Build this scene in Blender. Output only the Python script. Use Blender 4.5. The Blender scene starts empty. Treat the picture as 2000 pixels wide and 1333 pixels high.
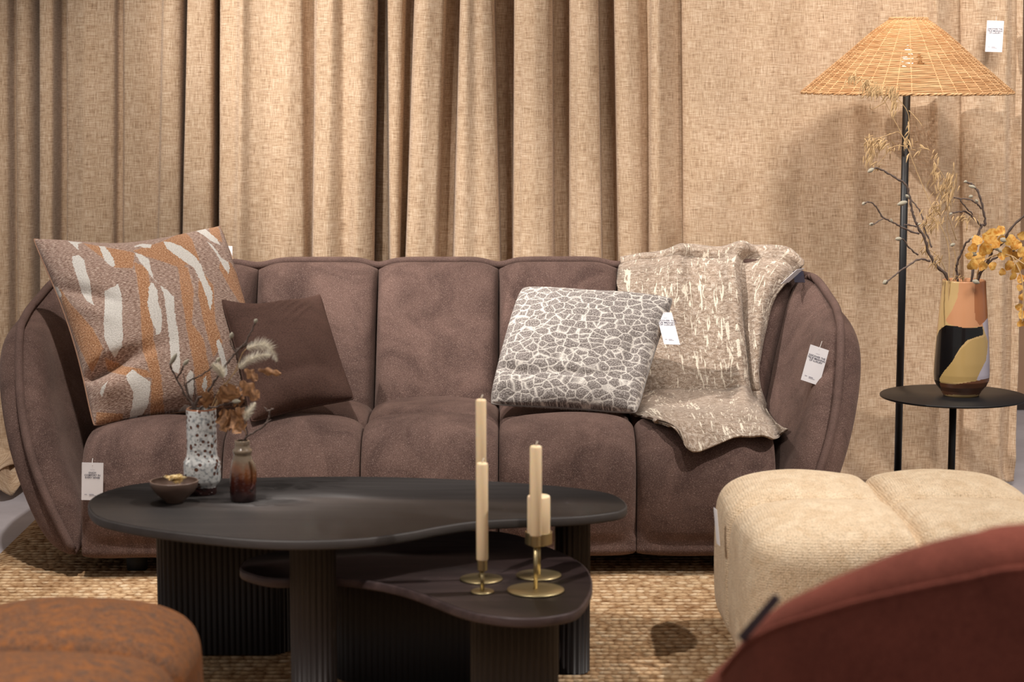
import bpy, math, random
import numpy as np
from mathutils import Vector, noise, bvhtree
PI = math.pi
random.seed(7); rng = np.random.default_rng(7)
S = bpy.context.scene
COL = S.collection
# ------------------------------------------------------------------ camera
FPX = 4200.0; PITCH = math.radians(7.54); CH = 1.4
cam_d = bpy.data.cameras.new('camera'); cam = bpy.data.objects.new('camera', cam_d); COL.objects.link(cam)
cam.location = (0, 0, CH); cam.rotation_euler = (PI/2 - PITCH, 0, 0)
cam_d.sensor_width = 36; cam_d.lens = FPX/2000*36; cam_d.clip_start = .05; cam_d.clip_end = 60
cam_d.dof.use_dof = True; cam_d.dof.focus_distance = 6.15; cam_d.dof.aperture_fstop = 4.5
S.camera = cam
# ------------------------------------------------------------------ world, lights, exposure
w = bpy.data.worlds.new('world'); S.world = w; w.use_nodes = True
w.node_tree.nodes['Background'].inputs[0].default_value = (1.0, .93, .88, 1)
w.node_tree.nodes['Background'].inputs[1].default_value = .30
S.view_settings.view_transform = 'Standard'; S.view_settings.look = 'None'
S.view_settings.gamma = 1; S.view_settings.use_curve_mapping = False
S.view_settings.exposure = 0.0
def spot(loc, tgt, power, size=45, col=(1, .9, .78), r=.04, blend=.6):
    l = bpy.data.lights.new('ceiling_or_fill_spot', 'SPOT'); l.energy = power; l.spot_size = math.radians(size); l.spot_blend = blend
    l.color = col; l.shadow_soft_size = r
    o = bpy.data.objects.new('ceiling_or_fill_spot', l); COL.objects.link(o); o.location = loc
    o.rotation_euler = (Vector(tgt)-Vector(loc)).to_track_quat('-Z', 'Y').to_euler()
    return o
KC = (1, .945, .89)
spot((-2.1, 4.8, 3.4), (.25, 6.9, 1.2), 640, 44, KC, .03)
spot((-1.7, 3.3, 3.4), (-.68, 4.85, .5), 190, 24, KC, .04)  # added fill without a known source, brightens the vases on the table
spot((2.7, 4.9, 3.4), (1.5, 6.9, .9), 220, 46, KC, .34)
spot((1.3, 4.3, 3.5), (1.35, 6.9, .9), 350, 42, KC, .6)
spot((-1.0, 4.5, 3.4), (-1.05, 6.3, .65), 320, 52, KC, .05)
spot((.5, 4.9, 3.4), (.3, 6.2, .6), 110, 42, KC, .05)
spot((-.9, 5.2, 3.3), (-1.25, 4.85, .0), 260, 40, KC, .03)
spot((1.9, 4.7, 3.4), (.65, 4.75, .1), 420, 50, KC, .03)
spot((.6, 2.75, 3.4), (.66, 2.75, .7), 300, 36, KC, .05)
spot((-1.2, 2.7, 3.4), (.02, 4.4, .5), 330, 26, KC, .04)  # front light added to brighten the candles, not a known ceiling lamp
spot((-.9, 3.0, 3.3), (-.95, 3.5, .4), 230, 36, KC, .04)  # extra spot put in to lift the rust pouf, no such fixture known
# ------------------------------------------------------------------ pixel rays (photo frame 2000x1333) -> world points
cp, sp_ = math.cos(PITCH), math.sin(PITCH)
def ray(px, py):
    a = (px-1000)/FPX; b = (666.5-py)/FPX
    return Vector((a, cp + b*sp_, -sp_ + b*cp))
def at(px, py, Y):
    d = ray(px, py); t = Y/d.y
    return Vector((d.x*t, Y, CH + d.z*t))
def onz(px, py, z):
    d = ray(px, py); t = (z-CH)/d.z
    return Vector((d.x*t, d.y*t, z))
def proj(P):
    P = np.asarray(P, float); x = P[..., 0]; y = P[..., 1]; z = P[..., 2]-CH
    dep = y*cp - z*sp_; up = y*sp_ + z*cp
    return 1000 + FPX*x/dep, 666.5 - FPX*up/dep

# ------------------------------------------------------------------ object helpers
def tag(o, label=None, cat=None, group=None, kind=None):
    if label: o['label'] = label
    if cat: o['category'] = cat
    if group: o['group'] = group
    if kind: o['kind'] = kind
    return o
def empty(name, loc, label, cat, group=None):
    o = bpy.data.objects.new(name, None); COL.objects.link(o); o.location = loc; o.empty_display_size = .05
    return tag(o, label, cat, group)
def root_loc(p):
    while p.parent: p = p.parent
    return np.array(p.location)
def obj(name, V, Fc, mat, parent=None, smooth=True, uv=None, attrs=None):
    V = np.asarray(V, float).reshape(-1, 3)
    if parent is not None: V = V - root_loc(parent)
    me = bpy.data.meshes.new(name); me.from_pydata(V.tolist(), [], [tuple(map(int, f)) for f in Fc]); me.update()
    if smooth: me.polygons.foreach_set('use_smooth', [True]*len(me.polygons))
    if uv is not None:
        uv = np.asarray(uv, float).reshape(-1, 2); L = me.uv_layers.new(name='UVMap')
        li = np.zeros(len(me.loops), int); me.loops.foreach_get('vertex_index', li)
        L.data.foreach_set('uv', uv[li].ravel())
    if attrs:
        for k, a in attrs.items():
            at_ = me.attributes.new(k, 'FLOAT', 'POINT'); at_.data.foreach_set('value', np.asarray(a, float).ravel())
    me.materials.append(mat)
    o = bpy.data.objects.new(name, me); COL.objects.link(o)
    if parent is not None: o.parent = parent
    return o
class MB:
    def __init__(s): s.V = []; s.F = []
    def add(s, V, F):
        n = len(s.V); s.V.extend([tuple(v) for v in V]); s.F.extend([tuple(i+n for i in f) for f in F]); return s
    def build(s, name, mat, parent=None, smooth=True): return obj(name, s.V, s.F, mat, parent, smooth)
def gridf(n, m, cu=False, cv=False, flip=False):
    F = []
    for i in range(n if cu else n-1):
        for j in range(m if cv else m-1):
            a = i*m+j; b = ((i+1) % n)*m+j; c = ((i+1) % n)*m+(j+1) % m; d = i*m+(j+1) % m
            F.append((a, d, c, b) if flip else (a, b, c, d))
    return F
def catmull(P, n, closed=False):
    P = np.asarray(P, float); k = len(P); out = []
    segs = k if closed else k-1
    for i in range(segs):
        if closed: p0, p1, p2, p3 = P[(i-1) % k], P[i], P[(i+1) % k], P[(i+2) % k]
        else: p0, p1, p2, p3 = P[max(i-1, 0)], P[i], P[i+1], P[min(i+2, k-1)]
        for t in np.arange(n)/n:
            out.append(.5*((2*p1)+(-p0+p2)*t+(2*p0-5*p1+4*p2-p3)*t*t+(-p0+3*p1-3*p2+p3)*t**3))
    if not closed: out.append(P[-1])
    return np.array(out)
def evalcr(keys, x):
    xs = [k[0] for k in keys]; P = np.array([k[1:] for k in keys], float)
    i = int(np.clip(np.searchsorted(xs, x, side='right')-1, 0, len(xs)-2)); t = (x-xs[i])/(xs[i+1]-xs[i])
    def tan(j):
        a, b = max(j-1, 0), min(j+1, len(xs)-1)
        return (P[b]-P[a])/(xs[b]-xs[a])
    h = xs[i+1]-xs[i]; t2 = t*t; t3 = t2*t
    return (2*t3-3*t2+1)*P[i]+(t3-2*t2+t)*h*tan(i)+(-2*t3+3*t2)*P[i+1]+(t3-t2)*h*tan(i+1)
def tube(P, r, seg=6, closed=False, cap=True):
    P = np.asarray(P, float); n = len(P); r = np.broadcast_to(np.asarray(r, float), (n,))
    V = []; F = []; prev = None
    for i in range(n):
        a = P[(i-1) % n] if (closed or i > 0) else P[0]; b = P[(i+1) % n] if (closed or i < n-1) else P[-1]
        t = Vector(b-a)
        if t.length < 1e-9: t = Vector((0, 0, 1))
        t.normalize()
        if prev is None: u = t.orthogonal().normalized()
        else:
            u = prev - t*prev.dot(t)
            u = u.normalized() if u.length > 1e-6 else t.orthogonal().normalized()
        prev = u; w_ = t.cross(u)
        for k in range(seg):
            q = 2*PI*k/seg; V.append(P[i]+np.array(u*math.cos(q)+w_*math.sin(q))*r[i])
    F = gridf(n, seg, closed, True)
    if cap and not closed:
        F.append(tuple(range(seg))); F.append(tuple(range((n-1)*seg, n*seg))[::-1])
    return V, F
def lathe(prof, c, seg=48, sx=1, sy=1):
    V = []; n = len(prof)
    for r, z in prof:
        for k in range(seg):
            q = 2*PI*k/seg; V.append((c[0]+r*math.cos(q)*sx, c[1]+r*math.sin(q)*sy, c[2]+z))
    F = gridf(n, seg, False, True, flip=True)
    if prof[0][0] > 1e-5: F.append(tuple(range(seg))[::-1])
    if prof[-1][0] > 1e-5: F.append(tuple(range((n-1)*seg, n*seg)))
    return V, F
def smooth_grid(G, it):
    for _ in range(it):
        H = G.copy(); H[1:-1, :] = .25*G[:-2, :]+.5*G[1:-1, :]+.25*G[2:, :]; G = H.copy()
        H[:, 1:-1] = .25*G[:, :-2]+.5*G[:, 1:-1]+.25*G[:, 2:]; G = H
    return G
def vnoise(p, s, seed=0):
    return noise.noise(Vector((p[0]*s+seed*7.3, p[1]*s+seed*3.1, p[2]*s-seed*5.7)))

# ------------------------------------------------------------------ materials
def lin(r, g, b):
    f = lambda c: (c/255/12.92) if c/255 <= .04045 else ((c/255+.055)/1.055)**2.4
    return (f(r), f(g), f(b), 1)
class NT:
    def __init__(s, name):
        s.m = bpy.data.materials.new(name); s.m.use_nodes = True; s.t = s.m.node_tree
        s.b = s.t.nodes['Principled BSDF']; s.out = s.t.nodes['Material Output']
    def n(s, typ, **kw):
        x = s.t.nodes.new(typ)
        for k, v in kw.items():
            if k in x.inputs.keys(): x.inputs[k].default_value = v
            else: setattr(x, k, v)
        return x
    def l(s, a, b): s.t.links.new(a, b)
    def coord(s, kind='Object', scale=(1, 1, 1), rot=(0, 0, 0)):
        c = s.n('ShaderNodeTexCoord'); mp = s.n('ShaderNodeMapping'); mp.inputs['Scale'].default_value = scale; mp.inputs['Rotation'].default_value = rot
        s.l(c.outputs[kind], mp.inputs['Vector']); return mp.outputs['Vector']
    def noise(s, vec, scale, detail=2, rough=.5, dist=0):
        x = s.n('ShaderNodeTexNoise'); x.inputs['Scale'].default_value = scale; x.inputs['Detail'].default_value = detail
        x.inputs['Roughness'].default_value = rough; x.inputs['Distortion'].default_value = dist; s.l(vec, x.inputs['Vector']); return x.outputs['Fac']
    def ramp(s, fac, stops, interp='LINEAR'):
        r = s.n('ShaderNodeValToRGB'); r.color_ramp.interpolation = interp; e = r.color_ramp.elements
        while len(e) < len(stops): e.new(.5)
        for x, (p, c) in zip(e, stops): x.position = p; x.color = c if len(c) == 4 else (*c, 1)
        s.l(fac, r.inputs['Fac']); return r.outputs['Color']
    def mix(s, fac, a, b, mode='MIX'):
        x = s.n('ShaderNodeMix', data_type='RGBA', blend_type=mode)
        for v, i in ((fac, 0), (a, 6), (b, 7)):
            if isinstance(v, (int, float, tuple)): x.inputs[i].default_value = v
            else: s.l(v, x.inputs[i])
        return x.outputs[2]
    def math(s, op, a, b=0.0, clamp=False):
        x = s.n('ShaderNodeMath', operation=op, use_clamp=clamp)
        for v, i in ((a, 0), (b, 1)):
            if isinstance(v, (int, float)): x.inputs[i].default_value = v
            else: s.l(v, x.inputs[i])
        return x.outputs[0]
    def attr(s, name):
        return s.n('ShaderNodeAttribute', attribute_name=name).outputs['Fac']
    def bump(s, h, dist=.001, strength=1.0, nrm=None):
        x = s.n('ShaderNodeBump'); x.inputs['Distance'].default_value = dist; x.inputs['Strength'].default_value = strength
        s.l(h, x.inputs['Height'])
        if nrm is not None: s.l(nrm, x.inputs['Normal'])
        s.l(x.outputs['Normal'], s.b.inputs['Normal']); return x.outputs['Normal']
    def col(s, c):
        if isinstance(c, tuple): s.b.inputs['Base Color'].default_value = c
        else: s.l(c, s.b.inputs['Base Color'])
    def set(s, **kw):
        names = dict(rough='Roughness', metal='Metallic', sheen='Sheen Weight', sheenr='Sheen Roughness', spec='Specular IOR Level', coat='Coat Weight', sss='Subsurface Weight', trans='Transmission Weight')
        for k, v in kw.items(): s.b.inputs[names[k]].default_value = v
        return s
def plain(name, c, rough=.6, metal=0, spec=.5, sheen=0, bump=0, bscale=300, coat=0):
    t = NT(name); t.set(rough=rough, metal=metal, spec=spec, sheen=sheen, coat=coat)
    v = t.coord(); f = t.noise(v, 12, 3)
    d = tuple(x*.82 for x in c[:3])+(1,)
    t.col(t.mix(f, d, c))
    if bump: t.bump(t.noise(v, bscale, 2), bump)
    return t.m
def velvet(name, c1, c2, fleck, fs=420, pile=7, sheen=.25, fl=.35, bump=.0012, weave=0, grid=0):
    t = NT(name); t.set(rough=.9, spec=.15, sheen=sheen, sheenr=.45); t.b.inputs['Sheen Tint'].default_value = fleck
    v = t.coord()
    p = t.noise(v, pile, 4, .62, .8); base = t.ramp(p, [(.32, c1), (.68, c2)])
    f = t.noise(v, fs, 2, .7); fm = t.ramp(f, [(.56, (0, 0, 0)), (.72, (1, 1, 1))])
    dk = t.ramp(f, [(.30, (.6, .6, .6)), (.5, (1, 1, 1))])
    base = t.mix(1.0, base, dk, 'MULTIPLY')
    k = t.math('MULTIPLY', fm, fl)
    t.col(t.mix(k, base, fleck))
    h = f
    if grid:
        hs = []
        for ax in 'XZ':
            w_ = t.n('ShaderNodeTexWave', wave_type='BANDS', bands_direction=ax); w_.inputs['Scale'].default_value = grid; w_.inputs['Distortion'].default_value = 4.5; w_.inputs['Detail'].default_value = 2; w_.inputs['Detail Scale'].default_value = 3
            t.l(v, w_.inputs['Vector']); hs.append(w_.outputs['Fac'])
        h = t.math('ADD', t.math('MULTIPLY', t.math('ADD', hs[0], hs[1]), .22), t.math('MULTIPLY', f, 1.0))
    if weave:
        wv = t.n('ShaderNodeTexVoronoi', feature='F1'); wv.inputs['Scale'].default_value = weave; t.l(v, wv.inputs['Vector'])
        h = t.math('ADD', f, t.math('MULTIPLY', wv.outputs['Distance'], 1.2))
    t.bump(h, bump)
    return t.m
M = {}
M['sofa'] = velvet('brown_velvet', lin(74, 56, 51), lin(108, 85, 77), lin(196, 170, 158), fl=.36)
M['piping'] = velvet('brown_piping', lin(86, 68, 62), lin(106, 84, 77), lin(150, 124, 114))
M['black_metal'] = plain('black_metal', lin(22, 22, 24), .45, 0, .5)
M['leg_plastic'] = plain('black_leg', lin(16, 15, 15), .6)
def m_curtain():
    t = NT('beige_linen'); t.set(rough=.88, spec=.12, sheen=.15)
    v = t.coord('UV')
    vh = t.coord('UV', (24, 420, 1)); vv = t.coord('UV', (420, 24, 1))
    a = t.noise(vh, 1, 4, .7); b = t.noise(vv, 1, 4, .7)
    big = t.noise(v, 7, 4, .6, .5)
    s_ = t.math('ADD', t.math('MULTIPLY', a, .5), t.math('MULTIPLY', b, .5))
    c = t.ramp(s_, [(.36, lin(128, 104, 82)), (.48, lin(196, 167, 139)), (.62, lin(231, 212, 188))])
    c2 = t.ramp(big, [(.3, (.88, .85, .80)), (.7, (1.0, .99, .98))])
    mid = t.noise(t.coord('UV', (14, 110, 1)), 1, 3, .6); c3 = t.ramp(mid, [(.3, (.88, .85, .81)), (.7, (1, 1, 1))])
    t.col(t.mix(1.0, t.mix(1.0, c, c2, 'MULTIPLY'), c3, 'MULTIPLY'))
    t.bump(s_, .0016)
    return t.m
M['curtain'] = m_curtain()
def m_wood_top():
    t = NT('dark_stained_wood'); t.set(rough=.62, spec=.4)
    v = t.coord('Object', (3, 40, 40)); n = t.noise(v, 1, 4, .6, .6)
    t.col(t.ramp(n, [(.3, lin(54, 49, 47)), (.7, lin(66, 60, 58))])); t.bump(n, .0003)
    return t.m
M['table'] = m_wood_top()
def m_wood2():
    t = NT('walnut_stained_wood'); t.set(rough=.5, spec=.35)
    v = t.coord('Object', (3, 30, 30)); n = t.noise(v, 1, 4, .6, .8)
    t.col(t.ramp(n, [(.3, lin(50, 38, 38)), (.7, lin(82, 66, 64))])); t.bump(n, .0003)
    return t.m
M['table2'] = m_wood2()
M['flute'] = plain('fluted_wood', lin(34, 27, 25), .5, spec=.35)
M['brass'] = plain('brushed_brass', lin(186, 168, 126), .38, 1)
def m_wax():
    t = NT('ivory_wax'); t.set(rough=.45, sss=.5, spec=.4); t.col(lin(240, 214, 176))
    t.b.inputs['Subsurface Radius'].default_value = (.01, .006, .003); return t.m
M['wax'] = m_wax()
M['wick'] = plain('cotton_wick', lin(225, 215, 195), .9)
def m_rattan():
    t = NT('woven_rattan'); t.set(rough=.55, spec=.3)
    v = t.coord('Object', (12, 12, 230)); n = t.noise(v, 1, 3)
    t.col(t.ramp(n, [(.3, lin(186, 136, 90)), (.7, lin(228, 186, 138))]))
    tr = t.n('ShaderNodeBsdfTranslucent'); tr.inputs['Color'].default_value = lin(244, 214, 170)
    mx = t.n('ShaderNodeMixShader'); mx.inputs[0].default_value = .15
    t.l(t.b.outputs[0], mx.inputs[1]); t.l(tr.outputs[0], mx.inputs[2]); t.l(mx.outputs[0], t.out.inputs['Surface']); return t.m
M['rattan'] = m_rattan()
def m_emit(name, c, s_):
    t = NT(name); t.b.inputs['Emission Color'].default_value = c; t.b.inputs['Emission Strength'].default_value = s_; return t.m
M['bulb'] = m_emit('lit_bulb', (1, .86, .66, 1), 28)
def m_floor():
    t = NT('grey_floor'); t.set(rough=.55, spec=.3); v = t.coord(); n = t.noise(v, 3, 5, .6)
    t.col(t.ramp(n, [(.3, lin(158, 152, 156)), (.7, lin(186, 180, 184))])); t.bump(t.noise(v, 60, 3), .0006); return t.m
M['floor'] = m_floor()
def m_rug():
    t = NT('braided_jute'); t.set(rough=.9, spec=.15)
    v = t.coord('Object', (1, 1, 1))
    br = t.n('ShaderNodeTexVoronoi', feature='F1'); sv = t.coord('Object', (52, 64.5, 10), (0, 0, .0)); t.l(sv, br.inputs['Vector']); br.inputs['Scale'].default_value = 1; br.inputs['Randomness'].default_value = .8
    rows = t.n('ShaderNodeTexWave', wave_type='BANDS', bands_direction='Y', wave_profile='SIN'); rows.inputs['Scale'].default_value = 10.1; rows.inputs['Distortion'].default_value = .8; rows.inputs['Detail'].default_value = 1
    t.l(v, rows.inputs['Vector'])
    fib = t.noise(t.coord('Object', (120, 500, 100), (0, 0, .5)), 1, 2)
    big = t.noise(v, 5, 4, .6)
    cell = t.ramp(br.outputs['Color'], [(.0, lin(184, 148, 112)), (.5, lin(216, 184, 146)), (1, lin(240, 216, 184))])
    dark = t.ramp(br.outputs['Distance'], [(.4, (1, 1, 1)), (.85, (.5, .4, .32))])
    c = t.mix(1.0, cell, dark, 'MULTIPLY')
    c = t.mix(1.0, c, t.ramp(fib, [(.3, (.72, .68, .62)), (.65, (1, 1, 1))]), 'MULTIPLY')
    c = t.mix(1.0, c, t.ramp(big, [(.3, (.82, .8, .76)), (.7, (1, 1, 1))]), 'MULTIPLY')
    c = t.mix(1.0, c, t.ramp(rows.outputs['Fac'], [(.05, (.62, .56, .5)), (.4, (1, 1, 1))]), 'MULTIPLY')
    t.col(c)
    h = t.math('SUBTRACT', t.math('MULTIPLY', rows.outputs['Fac'], .8), br.outputs['Distance'])
    h = t.math('ADD', h, t.math('MULTIPLY', fib, .3))
    t.bump(h, .008); return t.m
M['rug'] = m_rug()
def m_bigpillow():
    t = NT('patterned_boucle'); t.set(rough=.95, spec=.1, sheen=.15)
    v = t.coord('UV'); vh = t.coord('UV', (110, 560, 1)); a = t.noise(vh, 1, 3, .7)
    g = t.noise(v, 250, 3, .8)
    mauve = t.ramp(a, [(.36, lin(108, 82, 70)), (.5, lin(168, 136, 120)), (.62, lin(220, 198, 182))])
    org = t.ramp(g, [(.34, lin(124, 84, 60)), (.5, lin(186, 132, 92)), (.64, lin(222, 184, 150))])
    wh = t.ramp(g, [(.3, lin(196, 188, 178)), (.6, lin(236, 230, 222))])
    o = t.math('ADD', t.attr('stripe'), t.math('MULTIPLY', t.math('SUBTRACT', g, .5), 1.9))
    o = t.math('ADD', o, t.math('MULTIPLY', t.math('SUBTRACT', t.noise(t.coord('UV', (16, 9, 1)), 1, 3), .5), 1.1)); of = t.ramp(o, [(.3, (0, 0, 0)), (.75, (1, 1, 1))])
    wf = t.ramp(t.attr('white'), [(.42, (0, 0, 0)), (.58, (1, 1, 1))])
    t.col(t.mix(wf, t.mix(of, mauve, org), wh))
    t.bump(t.math('ADD', g, t.math('MULTIPLY', a, .6)), .003); return t.m
M['bigpillow'] = m_bigpillow()
M['seam_tan'] = plain('tan_seam', lin(160, 122, 98), .9); M['seam_grey'] = plain('grey_seam', lin(150, 142, 136), .9)
M['darkpillow'] = velvet('dark_brown_felt', lin(74, 54, 47), lin(92, 68, 60), lin(130, 104, 94), fs=300, pile=4, sheen=.15, fl=.2)
def m_pebble():
    t = NT('pebble_weave'); t.set(rough=.92, spec=.1, sheen=.1)
    wob = t.noise(t.coord('UV'), 40, 2); 
    uv = t.n('ShaderNodeTexCoord'); ad = t.n('ShaderNodeVectorMath', operation='MULTIPLY_ADD')
    nz = t.n('ShaderNodeTexNoise'); nz.inputs['Scale'].default_value = 55; t.l(uv.outputs['UV'], nz.inputs['Vector'])
    t.l(nz.outputs['Color'], ad.inputs[0]); ad.inputs[1].default_value = (.012, .010, 0); t.l(uv.outputs['UV'], ad.inputs[2])
    mp = t.n('ShaderNodeMapping'); mp.inputs['Scale'].default_value = (30, 46, 1); t.l(ad.outputs[0], mp.inputs['Vector'])
    vo = t.n('ShaderNodeTexVoronoi', feature='DISTANCE_TO_EDGE'); vo.inputs['Scale'].default_value = 1; vo.inputs['Randomness'].default_value = .8; t.l(mp.outputs[0], vo.inputs['Vector'])
    v = t.coord('UV'); g = t.noise(v, 270, 3, .85); w2 = t.noise(v, 34, 2)
    d = t.math('ADD', vo.outputs['Distance'], t.math('MULTIPLY', t.math('SUBTRACT', w2, .5), .07))
    d = t.math('ADD', d, t.math('MULTIPLY', t.math('SUBTRACT', g, .5), .34))
    grey = t.ramp(g, [(.34, lin(74, 66, 64)), (.5, lin(132, 122, 117)), (.62, lin(208, 200, 193))])
    f = t.ramp(d, [(.0, (1, 1, 1)), (.055, (0, 0, 0))])
    t.col(t.mix(f, grey, lin(238, 230, 220)))
    h = t.math('ADD', t.math('MINIMUM', vo.outputs['Distance'], .3), t.math('MULTIPLY', g, .35)); t.bump(h, .006); return t.m
M['pebble'] = m_pebble()
def m_throw():
    t = NT('beige_throw_knit'); t.set(rough=.95, spec=.1, sheen=.2)
    v = t.coord('UV'); vh = t.coord('UV', (60, 120, 1)); vs = t.coord('UV', (82, 15, 1)); ve = t.coord('UV', (9, 5, 1))
    fine = t.noise(v, 240, 3, .8); wv = t.noise(vh, 1, 3, .7, .6)
    s_ = t.noise(vs, 1, 2, .55, 1.2); pz = t.noise(ve, 1, 1)
    m_ = t.math('ADD', s_, t.math('MULTIPLY', t.math('SUBTRACT', pz, .5), .35))
    m_ = t.math('ADD', m_, t.math('MULTIPLY', t.math('SUBTRACT', wv, .5), .12))
    base = t.ramp(wv, [(.32, lin(142, 122, 104)), (.5, lin(184, 163, 144)), (.68, lin(218, 203, 188))])
    base = t.mix(1.0, base, t.ramp(fine, [(.32, (.55, .52, .5)), (.6, (1, 1, 1))]), 'MULTIPLY')
    f = t.ramp(m_, [(.60, (0, 0, 0)), (.635, (1, 1, 1))])
    t.col(t.mix(f, base, lin(236, 222, 202)))
    t.bump(t.math('ADD', t.math('MULTIPLY', fine, .4), t.math('ADD', wv, t.math('MULTIPLY', f, .15))), .005); return t.m
M['throw'] = m_throw()
M['beige_pouf'] = velvet('cream_chenille', lin(218, 188, 152), lin(238, 214, 182), lin(252, 240, 220), fs=260, pile=22, sheen=.3, fl=.3, bump=.0035, grid=58)
M['rust_pouf'] = velvet('rust_chenille', lin(116, 92, 78), lin(176, 112, 66), lin(200, 156, 120), fs=200, pile=48, sheen=.2, fl=.25, bump=.002)
M['red_chair'] = velvet('terracotta_velvet', lin(112, 60, 49), lin(136, 74, 61), lin(190, 122, 104), fs=250, pile=5, sheen=.3, fl=.15)
M['card'] = plain('white_card', lin(234, 230, 232), .6)
M['ink'] = plain('dark_ink', lin(60, 58, 80), .7)
M['inkpale'] = plain('pale_ink', lin(150, 146, 160), .7)
M['navy'] = plain('navy_card', lin(24, 28, 48), .5)
M['tan_card'] = plain('tan_card', lin(214, 178, 148), .7)
M['greyblue'] = plain('grey_blue_card', lin(84, 76, 92), .7)
M['string'] = plain('string', lin(230, 225, 220), .7)
def m_speckle():
    t = NT('white_lava_glaze'); t.set(rough=.18, spec=.6, coat=.5); v = t.coord()
    vo = t.n('ShaderNodeTexVoronoi', feature='F1'); vo.inputs['Scale'].default_value = 80; t.l(v, vo.inputs['Vector'])
    n = t.noise(v, 120, 3); n2 = t.noise(v, 40, 2)
    d = t.math('ADD', vo.outputs['Distance'], t.math('MULTIPLY', t.math('SUBTRACT', n2, .5), .55))
    c = t.ramp(n, [(.35, lin(150, 154, 156)), (.5, lin(222, 222, 218)), (.7, lin(238, 238, 236))])
    f = t.ramp(d, [(.27, (1, 1, 1)), (.36, (0, 0, 0))])
    c = t.mix(f, c, lin(104, 66, 52))
    hz = t.n('ShaderNodeSeparateXYZ'); t.l(v, hz.inputs[0])
    zz = t.math('ADD', hz.outputs['Z'], t.math('MULTIPLY', t.math('SUBTRACT', t.noise(v, 60, 2), .5), .015))
    lo = t.math('LESS_THAN', zz, .019); c = t.mix(lo, c, lin(52, 26, 24))
    hi = t.math('GREATER_THAN', hz.outputs['Z'], .197); c = t.mix(hi, c, lin(140, 84, 54))
    t.col(c); t.bump(t.math('SUBTRACT', 1.0, f), .0015); return t.m
M['speckle'] = m_speckle()
def m_dripglaze():
    t = NT('brown_drip_glaze'); t.set(rough=.12, spec=.7, coat=.6); v = t.coord()
    s_ = t.n('ShaderNodeSeparateXYZ'); t.l(v, s_.inputs[0])
    z = t.math('ADD', t.math('MULTIPLY', s_.outputs['Z'], 6.8), t.math('MULTIPLY', t.math('SUBTRACT', t.noise(t.coord('Object', (30, 30, 10)), 1, 3), .5), .5))
    t.col(t.ramp(z, [(.12, lin(34, 13, 13)), (.34, lin(66, 28, 20)), (.5, lin(118, 72, 42)), (.64, lin(118, 100, 80)), (1, lin(134, 116, 96))])); t.bump(t.noise(v, 60, 2), .002); return t.m
M['drip'] = m_dripglaze()
M['bowl'] = plain('brown_stoneware', lin(112, 90, 78), .3, spec=.6)
M['petal'] = plain('pale_yellow_petal', lin(232, 208, 158), .7)
M['twig'] = plain('grey_brown_bark', lin(98, 82, 74), .8, bump=.001)
M['bud'] = plain('grey_green_bud', lin(164, 156, 136), .8, sheen=.4)
M['straw'] = plain('straw_grass', lin(196, 162, 116), .8)
M['fluff'] = plain('cream_fluff', lin(238, 230, 212), .9, sheen=.3)
def m_leaf(name, a, b):
    t = NT(name); t.set(rough=.6, spec=.3); v = t.coord(); n = t.noise(v, 60, 3, .6, 1)
    t.col(t.ramp(n, [(.35, a), (.65, b)]))
    tr = t.n('ShaderNodeBsdfTranslucent'); tr.inputs['Color'].default_value = b
    mx = t.n('ShaderNodeMixShader'); mx.inputs[0].default_value = .2
    t.l(t.b.outputs[0], mx.inputs[1]); t.l(tr.outputs[0], mx.inputs[2]); t.l(mx.outputs[0], t.out.inputs['Surface']); return t.m
M['oak'] = m_leaf('dry_oak_leaf', lin(86, 56, 36), lin(164, 120, 82))
M['gold'] = m_leaf('golden_leaf', lin(190, 120, 32), lin(230, 188, 106))
def m_painted():
    t = NT('painted_glaze'); t.set(rough=.22, spec=.5, coat=.3)
    c = lin(196, 164, 112)
    for nm, cc in (('peach', lin(200, 144, 104)), ('rust', lin(164, 104, 66)), ('lilac', lin(186, 178, 190)), ('ochre', lin(180, 150, 96)), ('black', lin(16, 15, 16)), ('brownfoot', lin(110, 70, 48))):
        f = t.ramp(t.attr(nm), [(.4, (0, 0, 0)), (.6, (1, 1, 1))]); c = t.mix(f, c, cc)
    t.col(c); return t.m
M['painted'] = m_painted()
M['wallc'] = plain('tan_wall', lin(176, 140, 112), .9)
M['base_dark'] = plain('dark_baseboard', lin(44, 34, 32), .6)

# ------------------------------------------------------------------ setting
def plane(name, a, b, c, d, mat):
    return tag(obj(name, [a, b, c, d], [(0, 1, 2, 3)], mat, smooth=False), kind='structure')
plane('floor', (-6, -1, 0), (6, -1, 0), (6, 8.6, 0), (-6, 8.6, 0), M['floor'])
plane('wall_back', (-6, 8.5, 0), (6, 8.5, 0), (6, 8.5, 3.5), (-6, 8.5, 3.5), M['wallc'])
def box(V0, V1):
    x0, y0, z0 = V0; x1, y1, z1 = V1
    V = [(x0, y0, z0), (x1, y0, z0), (x1, y1, z0), (x0, y1, z0), (x0, y0, z1), (x1, y0, z1), (x1, y1, z1), (x0, y1, z1)]
    return V, [(0, 3, 2, 1), (4, 5, 6, 7), (0, 1, 5, 4), (1, 2, 6, 5), (2, 3, 7, 6), (3, 0, 4, 7)]
tag(obj('baseboard_back', *box((-6, 8.47, 0), (6, 8.5, .05)), M['base_dark'], smooth=False), kind='structure')

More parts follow.
